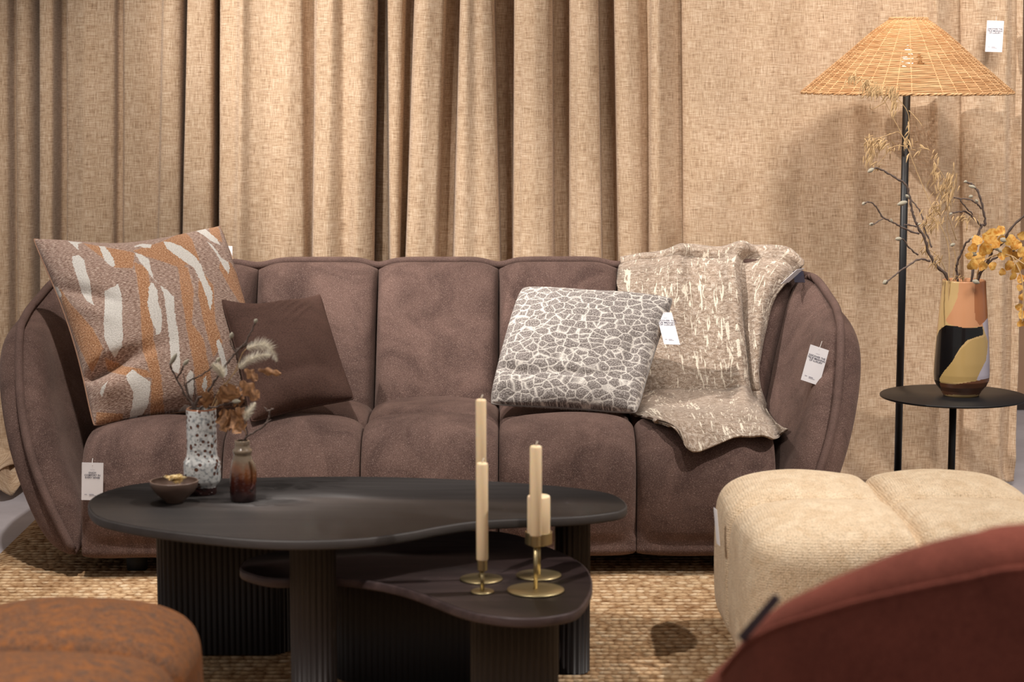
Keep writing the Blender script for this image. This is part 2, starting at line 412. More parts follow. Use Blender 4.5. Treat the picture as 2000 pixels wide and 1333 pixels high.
# ------------------------------------------------------------------ curtains
CY = 6.95
def curtain(pts, label, x_only=None, puddle=0.0, ends=None):
    # pts: (pixel at top of photo, pixel near the sofa back, depth offset)
    dt, db = CY*cp-.18*sp_, CY*cp+.64*sp_
    zs = np.concatenate([np.linspace(2.7, 1.6, 8, endpoint=False), np.linspace(1.6, .25, 60, endpoint=False), np.linspace(.25, .012, 26)])
    P = np.array(pts, float); rows = []
    for z in zs:
        t = np.clip((1.58-z)/.82, -.4, 1.45)
        xt = (P[:, 0]-1000)/FPX*dt; xb = (P[:, 1]-1000)/FPX*db
        x = xt + (xb-xt)*t; y = CY + P[:, 2]
        rows.append(np.stack([x, y], 1))
    R0 = rows[20]; seg = np.linalg.norm(np.diff(R0, axis=0), axis=1); L = np.concatenate([[0], np.cumsum(seg)])
    n = int(L[-1]/.004); s = np.linspace(0, L[-1], n)
    k = np.exp(-.5*(np.arange(-8, 9)/2.3)**2); k /= k.sum()
    V = []; UV = []
    for z, R in zip(zs, rows):
        x = np.interp(s, L, R[:, 0]); y = np.interp(s, L, R[:, 1])
        x = np.convolve(np.pad(x, 8, mode='reflect', reflect_type='odd'), k, 'valid'); y = np.convolve(np.pad(y, 8, mode='reflect', reflect_type='odd'), k, 'valid')
        for i in range(n):
            q = noise.noise(Vector((x[i]*3.5, z*.55, 3.3)))*.022 + noise.noise(Vector((x[i]*14, z*1.3, 9.1)))*.006
            q += noise.noise(Vector((x[i]*6+z*2.5, z*3, 5.1)))*.006
            pd = puddle*max(0, (.16-z)/.16)**1.5
            yy = y[i]+q - pd*(.55+.45*math.sin(s[i]*38+z*30))
            zz = z + (pd*.25*abs(math.sin(s[i]*23+z*18)))
            V.append((x[i]+(pd*.15*math.sin(s[i]*31+z*40)), yy, zz)); UV.append((s[i], z))
    o = obj('curtain', V, gridf(len(zs), n), M['curtain'], uv=UV)
    sm = o.modifiers.new('thickness', 'SOLIDIFY'); sm.thickness = .002; sm.offset = 0
    return tag(o, label, 'curtain', None)
left = [(-260, -260, .05), (-200, -200, 0), (-120, -120, .02), (-60, -60, .10), (-30, -30, 0), (0, 0, -.01), (13, 15, .0), (18, 21, .07), (26, 29, .07), (30, 33, 0), (45, 46, -.015), (56, 58, 0), (61, 62, .03), (65, 66, .15), (76, 76, .15), (78, 79, -.02), (91, 91, -.025), (104, 104, -.02), (107, 107, .11), (126, 126, .12), (129, 131, .0), (150, 150, -.015), (172, 166, -.03), (200, 196, -.01), (224, 222, 0), (227, 224, .06), (238, 237, .06), (242, 241, .012), (270, 268, .02), (295, 292, .03), (316, 308, .02), (321, 311, -.015), (338, 330, -.02), (352, 350, -.005), (356, 351, .1), (356, 350, .32), (364, 355, .32), (365, 356, .0), (367, 358, -.01), (392, 388, -.015), (413, 412, -.005), (416, 415, .1), (417, 415, .34), (426, 425, .34), (427, 426, .02), (440, 438, .005), (462, 455, .0), (474, 468, -.035), (490, 490, .0), (520, 515, .012), (545, 540, .008), (566, 560, -.012), (590, 594, 0), (596, 600, .05), (612, 606, .07), (620, 612, .01), (634, 622, .0), (650, 640, -.02), (662, 660, .0), (670, 672, .018), (682, 685, .0), (706, 696, -.03), (722, 715, -.02), (734, 728, .0), (736, 729, .06)]
curtain(left, 'long beige linen curtain behind the left half of the brown sofa', puddle=.34)
right = [(726, 720, .17), (738, 731, .12), (752, 757, .1), (757, 762, .03), (772, 772, .02), (787, 778, .03), (792, 780, .11), (806, 790, .12), (810, 792, .02), (818, 797, -.015), (835, 815, -.025), (852, 835, -.01), (868, 851, .0), (872, 853, .09), (897, 883, .11), (900, 888, .0), (912, 905, -.02), (928, 930, -.005), (942, 950, -.015), (963, 975, .0), (966, 977, .13), (1003, 1001, .13), (1006, 1003, .02), (1018, 1014, .01), (1024, 1018, -.01), (1045, 1045, -.025), (1070, 1070, -.01), (1078, 1078, .01), (1081, 1084, .10), (1112, 1112, .11), (1115, 1115, .02), (1124, 1124, .01), (1128, 1127, -.01), (1148, 1150, -.02), (1168, 1174, -.005), (1171, 1178, .12), (1199, 1207, .12), (1202, 1210, .01), (1222, 1232, -.015), (1246, 1252, .0), (1256, 1262, .03), (1270, 1268, .04), (1273, 1270, -.02), (1284, 1282, -.035), (1304, 1308, .0), (1332, 1336, .045), (1336, 1340, .01), (1354, 1356, .0), (1400, 1400, -.005), (1460, 1460, .01), (1505, 1500, -.015), (1560, 1560, .005), (1640, 1640, .0), (1665, 1668, -.012), (1720, 1720, .012), (1780, 1780, .005), (1812, 1815, -.005), (1824, 1830, -.04), (1838, 1842, -.02), (1858, 1860, .015), (1876, 1878, .04), (1882, 1884, .015), (1910, 1908, -.01), (1945, 1940, .0), (1966, 1958, -.015), (1982, 1974, .02), (1992, 1986, .0), (1999, 1992, -.005)]
curtain(right, 'long beige linen curtain behind the floor lamp and right half of the sofa', puddle=.03)

# ------------------------------------------------------------------ rug
def rug():
    x0, x1, y0, y1 = -1.45, 1.9, 2.2, 6.42
    ny = int((y1-y0)/.00775); nx = 60; V = []
    ys = np.linspace(y0, y1, ny); xs = np.linspace(x0, x1, nx)
    for i, y in enumerate(ys):
        for x in xs:
            e = min(x-x0, x1-x, y-y0, y1-y); edge = min(1, max(0, e)/.01)
            V.append((x, y+.006*vnoise((x, y, 0), 3), .003 + edge*(.010+.0028*math.cos(2*PI*(y-y0)/.031))))
    n = len(V); F = gridf(ny, nx, flip=True)
    o = obj('jute_rug', V, F, M['rug'])
    tag(o, 'large braided natural jute rug on the grey floor under sofa and coffee tables', 'rug')
rug()

# ------------------------------------------------------------------ sofa
XC = -.222; SKEW = .022
def sofaP(x, y, z): return (x+XC, y + SKEW*x, z)
sofa = empty('sofa', (XC, 6.1, 0.012), 'three seat brown velvet sofa with curved channelled back and flared arms', 'sofa')
half_rim = [(0, 1.138, 5.93, .652), (.5, 1.15, 6.18, .690), (1, 1.085, 6.40, .76), (1.5, .85, 6.475, .775), (2, .545, 6.5, .778), (3, .182, 6.5, .778)]
half_bot = [(0, .948, 5.665, .075), (.5, .965, 5.90, .075), (1, .935, 6.15, .12), (1.5, .76, 6.17, .22), (2, .535, 6.17, .25), (3, .182, 6.17, .25)]
def full(h):
    return h + [(3.5, 0.0, h[-1][2], h[-1][3])] + [(7-a, -b, c, d) for a, b, c, d in h[::-1]]
rimK, botK = full(half_rim), full(half_bot)
def Msurf(s, v):
    s = min(max(s, 0), 7)
    R = evalcr(rimK, s); B = evalcr(botK, s)
    sd = min(s, 7-s); sg = 1 if s < 3.5 else -1
    k = max(0, 1-sd/.9)
    near = min(abs(s-q) for q in (1, 2, 3, 4, 5, 6))
    R = R.copy(); R[2] += .006 - .016*math.exp(-(near/.11)**2)
    P = B*(1-v)+R*v
    P += np.array([.042*sg, -.05, -.0])*math.sin(PI*min(1, v))*k
    return P
def shell_panel(name, sa, sb, hin, hout, nu=44, nv=44, rimround=4.5, vlow=4, vtop=.986):
    V = []; UV = []
    us = .5*(1-np.cos(PI*np.linspace(0, 1, nu))); vs = .5*(1-np.cos(PI*np.linspace(0, 1, nv)))*vtop
    cx = np.array([0, 5.5, .5])
    M_ = np.array([[Msurf(sa+(sb-sa)*u, v) for v in vs] for u in us])
    du = np.gradient(M_, axis=0); dv = np.gradient(M_, axis=1)
    N = np.cross(du, dv); N /= np.linalg.norm(N, axis=2, keepdims=True)+1e-12
    mid = N[nu//2, nv//2]; tocam = np.array([0, 5.4, .6])-M_[nu//2, nv//2]
    if mid.dot(tocam) < 0: N = -N
    e = lambda t, k: np.sqrt(np.clip(1-np.abs(2*t-1)**k, 0, 1))
    E = e(us, 9)[:, None]*np.sqrt(np.clip(1-np.abs(2*vs/vtop-1)**rimround, 0, 1))[None, :]
    I = M_+N*(hin*E)[..., None]; O = M_-N*(hout*E)[..., None]
    wr = np.array([[.004*noise.noise(Vector(I[i, j])*9)+.002*noise.noise(Vector(I[i, j])*26) for j in range(nv)] for i in range(nu)])
    I = I+N*(wr*E)[..., None]
    F = gridf(nu, nv)+[tuple(x+nu*nv for x in f) for f in gridf(nu, nv, flip=True)]
    V = np.concatenate([I.reshape(-1, 3), O.reshape(-1, 3)])
    V = np.array([sofaP(*p) for p in V])
    # outward orientation
    a, b, c = V[F[(nu//2)*(nv-1)+nv//2][0]], V[F[(nu//2)*(nv-1)+nv//2][1]], V[F[(nu//2)*(nv-1)+nv//2][2]]
    nn = np.cross(b-a, c-a)
    if nn.dot(tocam) < 0: F = [f[::-1] for f in F]
    return obj(name, V, F, M['sofa'], sofa)
shells = [shell_panel('armrest', 0, 1, .065, .075, rimround=6), shell_panel('armrest', 6, 7, .065, .075, rimround=6)]
for a, b in ((1, 2), (2, 3), (3, 4), (4, 5), (5, 6)): shells.append(shell_panel('back_cushion', a, b, .085, .07))
# seat sections
prof = catmull([(6.24, .11), (6.26, .36), (6.18, .402), (6.03, .412), (5.93, .402), (5.895, .372), (5.868, .400), (5.79, .417), (5.695, .393), (5.64, .32), (5.622, .22), (5.635, .12), (5.665, .07), (5.95, .062)], 7, closed=True)
def seat(x0, x1):
    nu = 36; us = .5*(1-np.cos(PI*np.linspace(0, 1, nu))); n = len(prof)
    t = np.roll(prof, -1, 0)-np.roll(prof, 1, 0); nr = np.stack([t[:, 1], -t[:, 0]], 1); nr /= np.linalg.norm(nr, axis=1, keepdims=True)
    c = np.array([5.95, .24]); sgn = np.sign(((prof-c)*nr).sum(1)); sgn = 1 if sgn.mean() > 0 else -1
    nr = nr*sgn; V = []
    for u in us:
        e = math.sqrt(max(0, 1-abs(2*u-1)**9)); puff = .008*(1-(2*u-1)**2)
        x = x0+(x1-x0)*u
        for k in range(n):
            off = (-.028*(1-e)+puff)*(1 if prof[k][1] > .12 else .3)
            y, z = prof[k]+nr[k]*off
            q = .003*noise.noise(Vector((x*8, y*8, z*8)))
            droop = -.012*max(0, abs(x)-.6)/.33*(z > .3) + .014*(1-(2*u-1)**2)*min(1, max(0, (z-.3)/.1)) - .004
            V.append(sofaP(x, y+nr[k][0]*q, z+nr[k][1]*q+droop))
    F = gridf(nu, n, False, True); F.append(tuple(range(n))); F.append(tuple(range((nu-1)*n, nu*n))[::-1])
    return obj('seat_cushion', V, F, M['sofa'], sofa)
xs = [-.928, -.553, -.184, .186, .556, .932]
for a, b in zip(xs[:-1], xs[1:]): shells.append(seat(a+.001, b-.001))
# frame under and behind
V, F = box((-.88, 6.2, .07), (.88, 6.5, .34)); obj('frame', [sofaP(*v) for v in V], F, M['sofa'], sofa, smooth=False)
# piping along the rim and arm fronts
path = [Msurf(0, v)+np.array([.0, -.011, 0]) for v in np.linspace(.02, 1, 30)]+[Msurf(s, 1)+np.array([0, -.006, -.002]) for s in np.linspace(.03, 6.97, 260)]+[Msurf(7, v)+np.array([.0, -.011, 0]) for v in np.linspace(1, .02, 30)]
path = np.array(path)
path[20:-20, 2] += .005
for _ in range(4): path[1:-1] = .25*path[:-2]+.5*path[1:-1]+.25*path[2:]
obj('piping', *tube([sofaP(*p) for p in path], .0118, 10), M['piping'], sofa)
for x, y in ((-.80, 5.75), (.80, 5.75), (-.75, 6.4), (.75, 6.4)):
    V, F = lathe([(.026, 0), (.028, .004), (.03, .075)], (x+XC, y+SKEW*x, .010), 20); obj('leg', V, F, M['leg_plastic'], sofa)
# small floor gap: legs stand on the rug

# surface to drape on
def bvh_of(objs):
    V = []; F = []
    for o in objs:
        rl = root_loc(o); n = len(V)
        V += [Vector(v.co)+Vector(rl) for v in o.data.vertices]; F += [tuple(i+n for i in p.vertices) for p in o.data.polygons]
    return bvhtree.BVHTree.FromPolygons(V, F)
sofa_bvh = bvh_of(shells)
def hit(px, py):
    r = sofa_bvh.ray_cast(Vector((0, 0, CH)), ray(px, py).normalized())
    return r[0], r[1]

# ------------------------------------------------------------------ cushions
def pip(px, py, poly):
    poly = np.asarray(poly, float); inside = np.zeros(px.shape, bool); n = len(poly); j = n-1
    for i in range(n):
        xi, yi = poly[i]; xj, yj = poly[j]
        c = ((yi > py) != (yj > py)) & (px < (xj-xi)*(py-yi)/((yj-yi) if yj != yi else 1e-9)+xi); inside ^= c; j = i
    return inside
def cushion(name, TL, TR, BL, BR, T, mat, label, cat, conc=.06, N=90, wr=None, attrs=None, back=.7, power=.42, size=None, edge=None):
    TL, TR, BL, BR = [np.array(p) for p in (TL, TR, BL, BR)]
    t = np.linspace(-1, 1, N); t = np.sin(t*PI/2)*.35+t*.65
    A, B = np.meshgrid(t, t, indexing='ij')
    c1 = conc if np.isscalar(conc) else None
    cl, cr, ct, cb = (conc,)*4 if c1 is not None else conc
    a2 = A*(1-np.where(A > 0, cr, cl)*(1-B**2)*np.abs(A)**2); b2 = B*(1-np.where(B > 0, ct, cb)*(1-A**2)*np.abs(B)**2)
    # rounded corner tips
    rr = np.clip((np.abs(A)**6*np.abs(B)**6), 0, 1); a2 = a2*(1-.035*rr); b2 = b2*(1-.035*rr)
    u = ((a2+1)/2)[..., None]; v = ((b2+1)/2)[..., None]
    P = (BL*(1-u)+BR*u)*(1-v)+(TL*(1-u)+TR*u)*v
    nrm = np.cross(BR-BL, TL-BL); nrm /= np.linalg.norm(nrm)
    if nrm[1] > 0: nrm = -nrm
    th = T*(np.clip(1-A**2, 0, 1)*np.clip(1-B**2, 0, 1))**power
    W = wr(A, B) if wr is not None else 0*A
    fn = np.array([[noise.noise(Vector(P[i, j])*7) for j in range(N)] for i in range(N)])*.012
    edgeE = np.clip(th/T*2.2, 0, 1)
    if edge is not None: P = P + edge(A, B)[..., None]*nrm
    fr = P+nrm*((th+(W+fn)*edgeE)[..., None]); bk = P-nrm*((th*back)[..., None])
    V = np.concatenate([fr.reshape(-1, 3), bk.reshape(-1, 3)]); F = gridf(N, N)+[tuple(x+N*N for x in f) for f in gridf(N, N, flip=True)]
    wd = np.linalg.norm(BR-BL); ht = np.linalg.norm(TL-BL)
    UV = np.stack([(A+1)/2*wd, (B+1)/2*ht], -1).reshape(-1, 2); UV = np.concatenate([UV, UV+5])
    at_ = None
    if attrs is not None:
        d = attrs(fr, A, B); at_ = {k: np.concatenate([x.ravel(), x.ravel()]) for k, x in d.items()}
    f0 = F[(N//2)*(N-1)+N//2]; nn = np.cross(V[f0[1]]-V[f0[0]], V[f0[2]]-V[f0[0]])
    if nn.dot(nrm) < 0: F = [f[::-1] for f in F]
    root = empty(name, tuple((BL+BR)/2), label, cat)
    body = obj('cover', V, F, mat, root, uv=UV, attrs=at_)
    rim = np.concatenate([P[:, 0], P[-1, 1:], P[::-1, -1][1:], P[0, ::-1][1:-1]])
    obj('seam', *tube(rim[::2], .0028, 6, closed=True), {M['bigpillow']: M['seam_tan'], M['pebble']: M['seam_grey']}.get(mat, mat), root)
    return root, body
cr1 = lambda L: [(x/2.6657, 400+y/2.666) for x, y in L]
WH = [cr1(p) for p in (
 [(355, 190), (430, 198), (405, 205), (410, 240), (385, 215)],
 [(375, 270), (410, 262), (440, 290), (450, 350), (470, 400), (480, 500), (490, 525), (450, 500), (425, 460), (400, 370), (375, 300)],
 [(515, 215), (545, 218), (560, 235), (585, 270), (600, 315), (590, 325), (570, 315), (545, 290)],
 [(700, 215), (740, 203), (790, 208), (785, 225), (745, 225), (735, 215), (700, 222)],
 [(700, 250), (740, 262), (775, 285), (785, 330), (800, 385), (830, 415), (800, 390), (760, 335), (735, 305), (715, 280)],
 [(850, 192), (890, 195), (940, 215), (985, 245), (1020, 275), (1050, 320), (1065, 370), (1090, 420), (1108, 460), (1105, 510), (1095, 555), (1085, 520), (1075, 480), (1045, 400), (1010, 330), (960, 295), (910, 260), (870, 230)],
 [(970, 140), (1000, 128), (1025, 122), (1060, 118), (1090, 145), (1130, 180), (1150, 213), (1100, 190), (1060, 160), (1020, 135)],
 [(1075, 190), (1100, 205), (1130, 240), (1150, 275), (1190, 300), (1197, 330), (1190, 362), (1165, 330), (1135, 270), (1105, 225)],
 [(545, 450), (575, 435), (600, 425), (612, 410), (620, 430), (635, 480), (637, 600), (640, 690), (635, 740), (610, 775), (598, 797), (570, 755), (545, 700), (540, 620), (545, 540)],
 [(785, 405), (800, 410), (820, 450), (825, 510), (840, 560), (845, 600), (840, 650), (830, 678), (812, 675), (810, 650), (785, 590), (768, 520), (775, 440)],
 [(835, 420), (870, 445), (905, 480), (910, 560), (920, 620), (930, 680), (935, 760), (938, 830), (930, 880), (900, 870), (890, 800), (880, 690), (865, 560), (855, 480)],
 [(1125, 710), (1140, 700), (1165, 760), (1180, 830), (1185, 880), (1170, 900), (1160, 850), (1140, 780)],
 [(655, 890), (690, 858), (720, 880), (750, 900), (785, 925), (780, 980), (770, 1050), (740, 1095), (670, 1120), (690, 1040), (695, 980), (665, 920)],
 [(530, 950), (560, 920), (545, 960), (530, 1000), (520, 980)],
 [(970, 900), (990, 862), (1010, 880), (1010, 960), (1000, 1010), (975, 990)],
 [(1060, 910), (1072, 890), (1080, 940), (1065, 980), (1050, 950)],
 [(272, 415), (300, 430), (322, 470), (310, 485), (280, 450)],
 [(960, 1040), (1000, 1050), (960, 1085), (920, 1090)])]
def big_attrs(P, A, B):
    px, py = proj(P); m = np.zeros(px.shape, bool)
    for i in range(px.shape[0]):
        for j in range(px.shape[1]):
            px[i, j] += 1.5*noise.noise(Vector((A[i, j]*40, B[i, j]*40, 0))); 
    for p in WH: m |= pip(px, py, p)
    st = np.zeros(px.shape)
    OR = [cr1(p) for p in (
      [(430, 200), (700, 250), (690, 330), (600, 330), (500, 250)],
      [(690, 240), (850, 190), (960, 140), (1000, 180), (1040, 290), (930, 330), (860, 300), (760, 270)],
      [(700, 300), (770, 330), (790, 500), (800, 700), (840, 900), (860, 1120), (780, 1130), (790, 900), (740, 760), (730, 500)],
      [(920, 300), (980, 330), (1010, 450), (1000, 620), (1060, 700), (1100, 900), (1120, 1050), (1040, 1080), (1010, 850), (980, 700)],
      [(1040, 330), (1110, 420), (1120, 600), (1160, 720), (1110, 800), (1060, 600), (1030, 470)],
      [(1150, 280), (1200, 300), (1310, 500), (1260, 530), (1200, 440), (1140, 330)],
      [(310, 430), (370, 520), (480, 640), (540, 750), (480, 880), (400, 720), (330, 540)],
      [(540, 790), (640, 840), (760, 860), (800, 900), (700, 900), (560, 870)],
      [(500, 1080), (640, 1090), (640, 1150), (500, 1160)], [(1080, 100), (1140, 120), (1160, 200), (1100, 170)])]
    for p in OR: st = np.maximum(st, pip(px, py, p))
    for _ in range(3): st[1:-1, 1:-1] = (st[:-2, 1:-1]+st[2:, 1:-1]+st[1:-1, :-2]+st[1:-1, 2:]+4*st[1:-1, 1:-1])/8
    return {'white': m.astype(float), 'stripe': st}
def big_wr(A, B):
    # crease rising from the lower left, diagonal sag at top left
    g = lambda x, y, sx, sy, r=0: np.exp(-(((A-x)*math.cos(r)+(B-y)*math.sin(r))/sx)**2-((-(A-x)*math.sin(r)+(B-y)*math.cos(r))/sy)**2)
    return -.065*g(-.75, -.50, .42, .07, .15)+.03*g(-.8, -.72, .25, .13)-.022*g(-.75, .25, .30, .06, -.5)+.012*g(-.8, .05, .3, .08, -.5)-.02*g(-.1, .95, .5, .15)
bigp, bigcover = cushion('throw_pillow', at(58, 462, 6.00), at(433, 437, 6.17), at(180, 838, 5.74), at(540, 790, 5.93), .125, M['bigpillow'],
        'large rust and mauve striped square pillow with white leaf shapes on the sofa', 'pillow', conc=(.10, .02, .17, .05), N=280, wr=big_wr, attrs=big_attrs)
def dark_wr(A, B):
    g = lambda x, y, sx, sy, r=0: np.exp(-(((A-x)*math.cos(r)+(B-y)*math.sin(r))/sx)**2-((-(A-x)*math.sin(r)+(B-y)*math.cos(r))/sy)**2)
    W = 0
    for k in range(5): W = W + .003*g(.35-.09*k, .45+.1*k, .28, .03, .6)
    return W-.008*g(-.1, -.5, .6, .12, .05)-.006*g(.6, -.55, .3, .12, -.6)
cushion('throw_pillow', at(430, 583, 5.93), at(626, 573, 6.09), at(490, 828, 5.69), at(694, 782, 5.82), .078, M['darkpillow'],
        'small plain dark brown square pillow leaning beside the rust striped pillow', 'pillow', conc=(.07, .06, .2, .06), N=120, wr=dark_wr)
def peb_wr(A, B):
    g = lambda x, y, sx, sy, r=0: np.exp(-(((A-x)*math.cos(r)+(B-y)*math.sin(r))/sx)**2-((-(A-x)*math.sin(r)+(B-y)*math.cos(r))/sy)**2)
    return -.02*g(-.75, -.5, .28, .07, -.35)-.012*g(.1, -.55, .6, .06)+.012*g(-.8, -.75, .2, .12)-.012*g(.75, -.1, .08, .4)
cushion('throw_pillow', at(1018, 560, 6.17), at(1318, 581, 6.08), at(955, 792, 5.93), at(1245, 810, 5.82), .075, M['pebble'],
        'white and grey pebble patterned rectangular pillow leaning on sofa back beside the throw', 'pillow', conc=(-.02, .04, .02, .03), N=130, wr=peb_wr, power=.36)

# ------------------------------------------------------------------ throw blanket
def throw():
    cols = np.linspace(0, 1, 8)
    rows = [  # pixel polylines left -> right, 8 columns
     [(1212, 514), (1262, 507), (1310, 498), (1345, 489), (1405, 494), (1455, 489), (1515, 494), (1566, 522)],
     [(1208, 540), (1255, 536), (1305, 530), (1345, 522), (1400, 522), (1432, 528), (1480, 532), (1540, 546)],
     [(1205, 580), (1250, 580), (1300, 580), (1350, 580), (1400, 580), (1438, 582), (1465, 582), (1508, 584)],
     [(1208, 640), (1250, 640), (1300, 640), (1350, 640), (1400, 640), (1444, 640), (1462, 640), (1492, 636)],
     [(1215, 700), (1262, 700), (1308, 700), (1355, 700), (1405, 700), (1452, 700), (1465, 700), (1480, 696)],
     [(1228, 745), (1270, 742), (1315, 742), (1360, 742), (1410, 745), (1456, 742), (1468, 742), (1476, 735)],
     [(1225, 782), (1265, 775), (1315, 768), (1362, 765), (1412, 768), (1460, 770), (1475, 772), (1484, 774)],
     [(1202, 806), (1255, 800), (1310, 795), (1365, 792), (1418, 795), (1462, 802), (1482, 808), (1498, 812)],
     [(1240, 818), (1285, 820), (1330, 822), (1375, 824), (1425, 828), (1470, 832), (1494, 836), (1516, 834)],
     [(1272, 828), (1308, 842), (1340, 852), (1385, 856), (1430, 853), (1476, 850), (1502, 856), (1528, 846)],
     [(1290, 832), (1322, 856), (1350, 894), (1395, 880), (1440, 864), (1478, 864), (1506, 869), (1536, 851)]]
    R = np.array(rows, float)
    nC, nR = 110, 150
    # smooth resample
    A = np.array([evalcr([(i, *R[i].ravel()) for i in range(len(R))], r).reshape(8, 2) for r in np.linspace(0, len(R)-1, nR)])
    G = np.zeros((nR, nC, 3)); fallback = None
    for i in range(nR):
        r = i/(nR-1)*(len(R)-1)
        keys = [(cols[k], *A[i, k]) for k in range(8)]
        for j in range(nC):
            c = j/(nC-1); px, py = evalcr(keys, c)
            h, nn = hit(px, py)
            if h is None or h.y > 6.56 or r < .35: h = at(px, py, 6.50-.10*max(0, (px-1500)/60)); nn = Vector((0, -.6, .8))
            G[i, j] = h
    G = smooth_grid(G, 4)
    # folds
    for i in range(nR):
        r = i/(nR-1)*(len(R)-1)
        for j in range(nC):
            c = j/(nC-1); g = lambda x, s: math.exp(-((c-x)/s)**2)
            up = max(0, 1-r/5.5)
            hang = min(1, r/1.0)
            L = .016
            L += .05*g(.655+.02*up, .055)*(1 if r < 6.5 else max(0, 1-(r-6.5)/1.5)) - .014*g(.76, .035)*(r < 6.5)
            L += .045*g(.91, .07)*min(1, max(.2, 1-(r-4)/3))
            L += .035*g(.33, .06)*max(0, 1-r/3.5) + .012*g(.12, .05)*max(0, 1-r/6)
            L += .012*math.sin(c*21+r*.5)*.4
            if 6 < r < 8.3: L += .022*math.sin((r-6)/2.3*PI)*(.6+.4*math.sin(c*9+1))
            if r > 8.3: L += .008+.012*(.5+.5*math.sin(c*26))*min(1, (r-8.3)/1.5)
            d = np.array([G[i, j, 0]*.1, -.80, .58 if r > 5.8 else .25]); d /= np.linalg.norm(d)
            G[i, j] += d*L
    G = smooth_grid(G, 2)
    # part hanging behind the rim
    top = G[0]; back = []
    for k, (dy, dz) in enumerate([(.13, -.22), (.12, -.12), (.10, -.05), (.07, -.012), (.035, .006)]):
        b = top.copy(); b[:, 1] += dy; b[:, 2] += dz; back.append(b)
    G = np.concatenate([np.array(back), G]); nR2 = G.shape[0]
    L_ = np.zeros((nR2, nC, 2))
    dr = np.linalg.norm(np.diff(G, axis=0), axis=2).mean(1); rv = np.concatenate([[0], np.cumsum(dr)])
    UVv = np.zeros((nR2, nC, 2)); UVv[..., 0] = np.linspace(0, .62, nC)[None]; UVv[..., 1] = -rv[:, None]
    F = gridf(nR2, nC); V = G.reshape(-1, 3)
    f = F[(nR2//2)*(nC-1)+nC//2]; nn = np.cross(V[f[1]]-V[f[0]], V[f[2]]-V[f[0]])
    if nn[1] > 0: F = [q[::-1] for q in F]
    o = obj('throw_blanket', V, F, M['throw'], uv=UVv)
    sm = o.modifiers.new('thickness', 'SOLIDIFY'); sm.thickness = .007; sm.offset = 1
    tag(o, 'beige and cream knitted throw draped over the right back corner of the sofa', 'blanket')
throw()

# ------------------------------------------------------------------ tags
def text_mesh(body, size):
    c = bpy.data.curves.new('t', 'FONT'); c.body = body; c.size = size; c.align_x = 'CENTER'; c.align_y = 'TOP'; c.space_line = .95; c.offset = size*.012
    o = bpy.data.objects.new('t', c); COL.objects.link(o); bpy.context.view_layer.update()
    me = bpy.data.meshes.new_from_object(o); V = np.array([v.co for v in me.vertices]); F = [tuple(p.vertices) for p in me.polygons]
    bpy.data.objects.remove(o); bpy.data.curves.remove(c); bpy.data.meshes.remove(me); return V, F
DISC = 'DISCOVER THE\nTRUE MEANING\nOF LUXURY'; ENJ = 'ENJOY\nCOMFORT IN\nEVERY SENSE'
def card(TL, TR, BL, label, text=DISC, mat='card', back=None, string=None, bend=0.0, cat='tag', textmode=True, toward=None):
    TL, TR, BL = [np.array(p) for p in (TL, TR, BL)]
    x = TR-TL; y = TL-BL; w_ = np.linalg.norm(x); h_ = np.linalg.norm(y); xu = x/w_; yu = y/h_; n = np.cross(xu, yu); n /= np.linalg.norm(n)
    if (n.dot(np.array([0, 0, CH])-TL)) < 0: n = -n
    root = empty('price_tag', tuple((TL+TR)/2), label, cat, 'white price tags' if mat == 'card' else None)
    nu, nv = 6, 14; G = np.zeros((nv, nu, 3)); 
    f = lambda a, b: BL + x*a + y*b + n*(bend*math.sin(b*PI)*.5)
    for i in range(nv):
        for j in range(nu): G[i, j] = f(j/(nu-1), i/(nv-1))
    V = np.concatenate([(G+n*.0005).reshape(-1, 3), (G-n*.0005).reshape(-1, 3)]); k = nu*nv
    F = gridf(nv, nu)+[tuple(q+k for q in ff) for ff in gridf(nv, nu, flip=True)]
    bd = [i*nu for i in range(nv)]+[(nv-1)*nu+j for j in range(1, nu)]+[i*nu+nu-1 for i in range(nv-2, -1, -1)]+[j for j in range(nu-2, 0, -1)]
    for a, b in zip(bd, bd[1:]+bd[:1]): F.append((a, b, b+k, a+k))
    obj('card', V, F, M[mat], root, smooth=False)
    if text:
        TV, TF = text_mesh(text, h_*.068)
        def put(TV, cx, cy):
            a = (TV[:, 0])/w_+cx; b = cy+TV[:, 1]/h_
            return np.array([f(aa, bb)+n*.0011 for aa, bb in zip(a, b)])
        obj('lettering', put(TV, .5, .765), TF, M['ink'], root, smooth=False)
        for (a0, a1, b0, b1) in ((.39, .61, .812, .818), (.14, .26, .145, .158), (.36, .58, .145, .16), (.36, .68, .115, .125)):
            obj('fine_print', [f(a0, b0)+n*.0011, f(a1, b0)+n*.0011, f(a1, b1)+n*.0011, f(a0, b1)+n*.0011], [(0, 1, 2, 3)], M['inkpale'], root, smooth=False)
    if string is not None:
        a = f(.5, .95)+n*.002; b = np.array(string); m_ = (a+b)/2+n*.004
        obj('string', *tube(catmull([a, m_, b], 6), .0007, 5), M['string'], root)
    return root
def near(px, py, d=.006):
    h, n = hit(px, py)
    return h + n*d if h is not None else at(px, py, 6)
def tagpts(tl, tr, bl, Y):
    return at(tl[0], tl[1], Y[0]), at(tr[0], tr[1], Y[1]), at(bl[0], bl[1], Y[2])
hl = hit(180, 940)[0]
card(*tagpts((160, 904), (202, 905), (159, 977), (5.585,)*3), 'white printed tag on the left end of the sofa front', ENJ, string=at(181, 896, 5.62))
yy = [hit(1592, 710)[0].y-.045]*3; yy[1] -= .01; print('TAGY', yy)
card(*tagpts((1583, 673), (1619, 685), (1564, 742), (yy[0], yy[1], yy[2])), 'white printed tag hanging on the right arm of the sofa', DISC, string=near(1607, 668, .003))
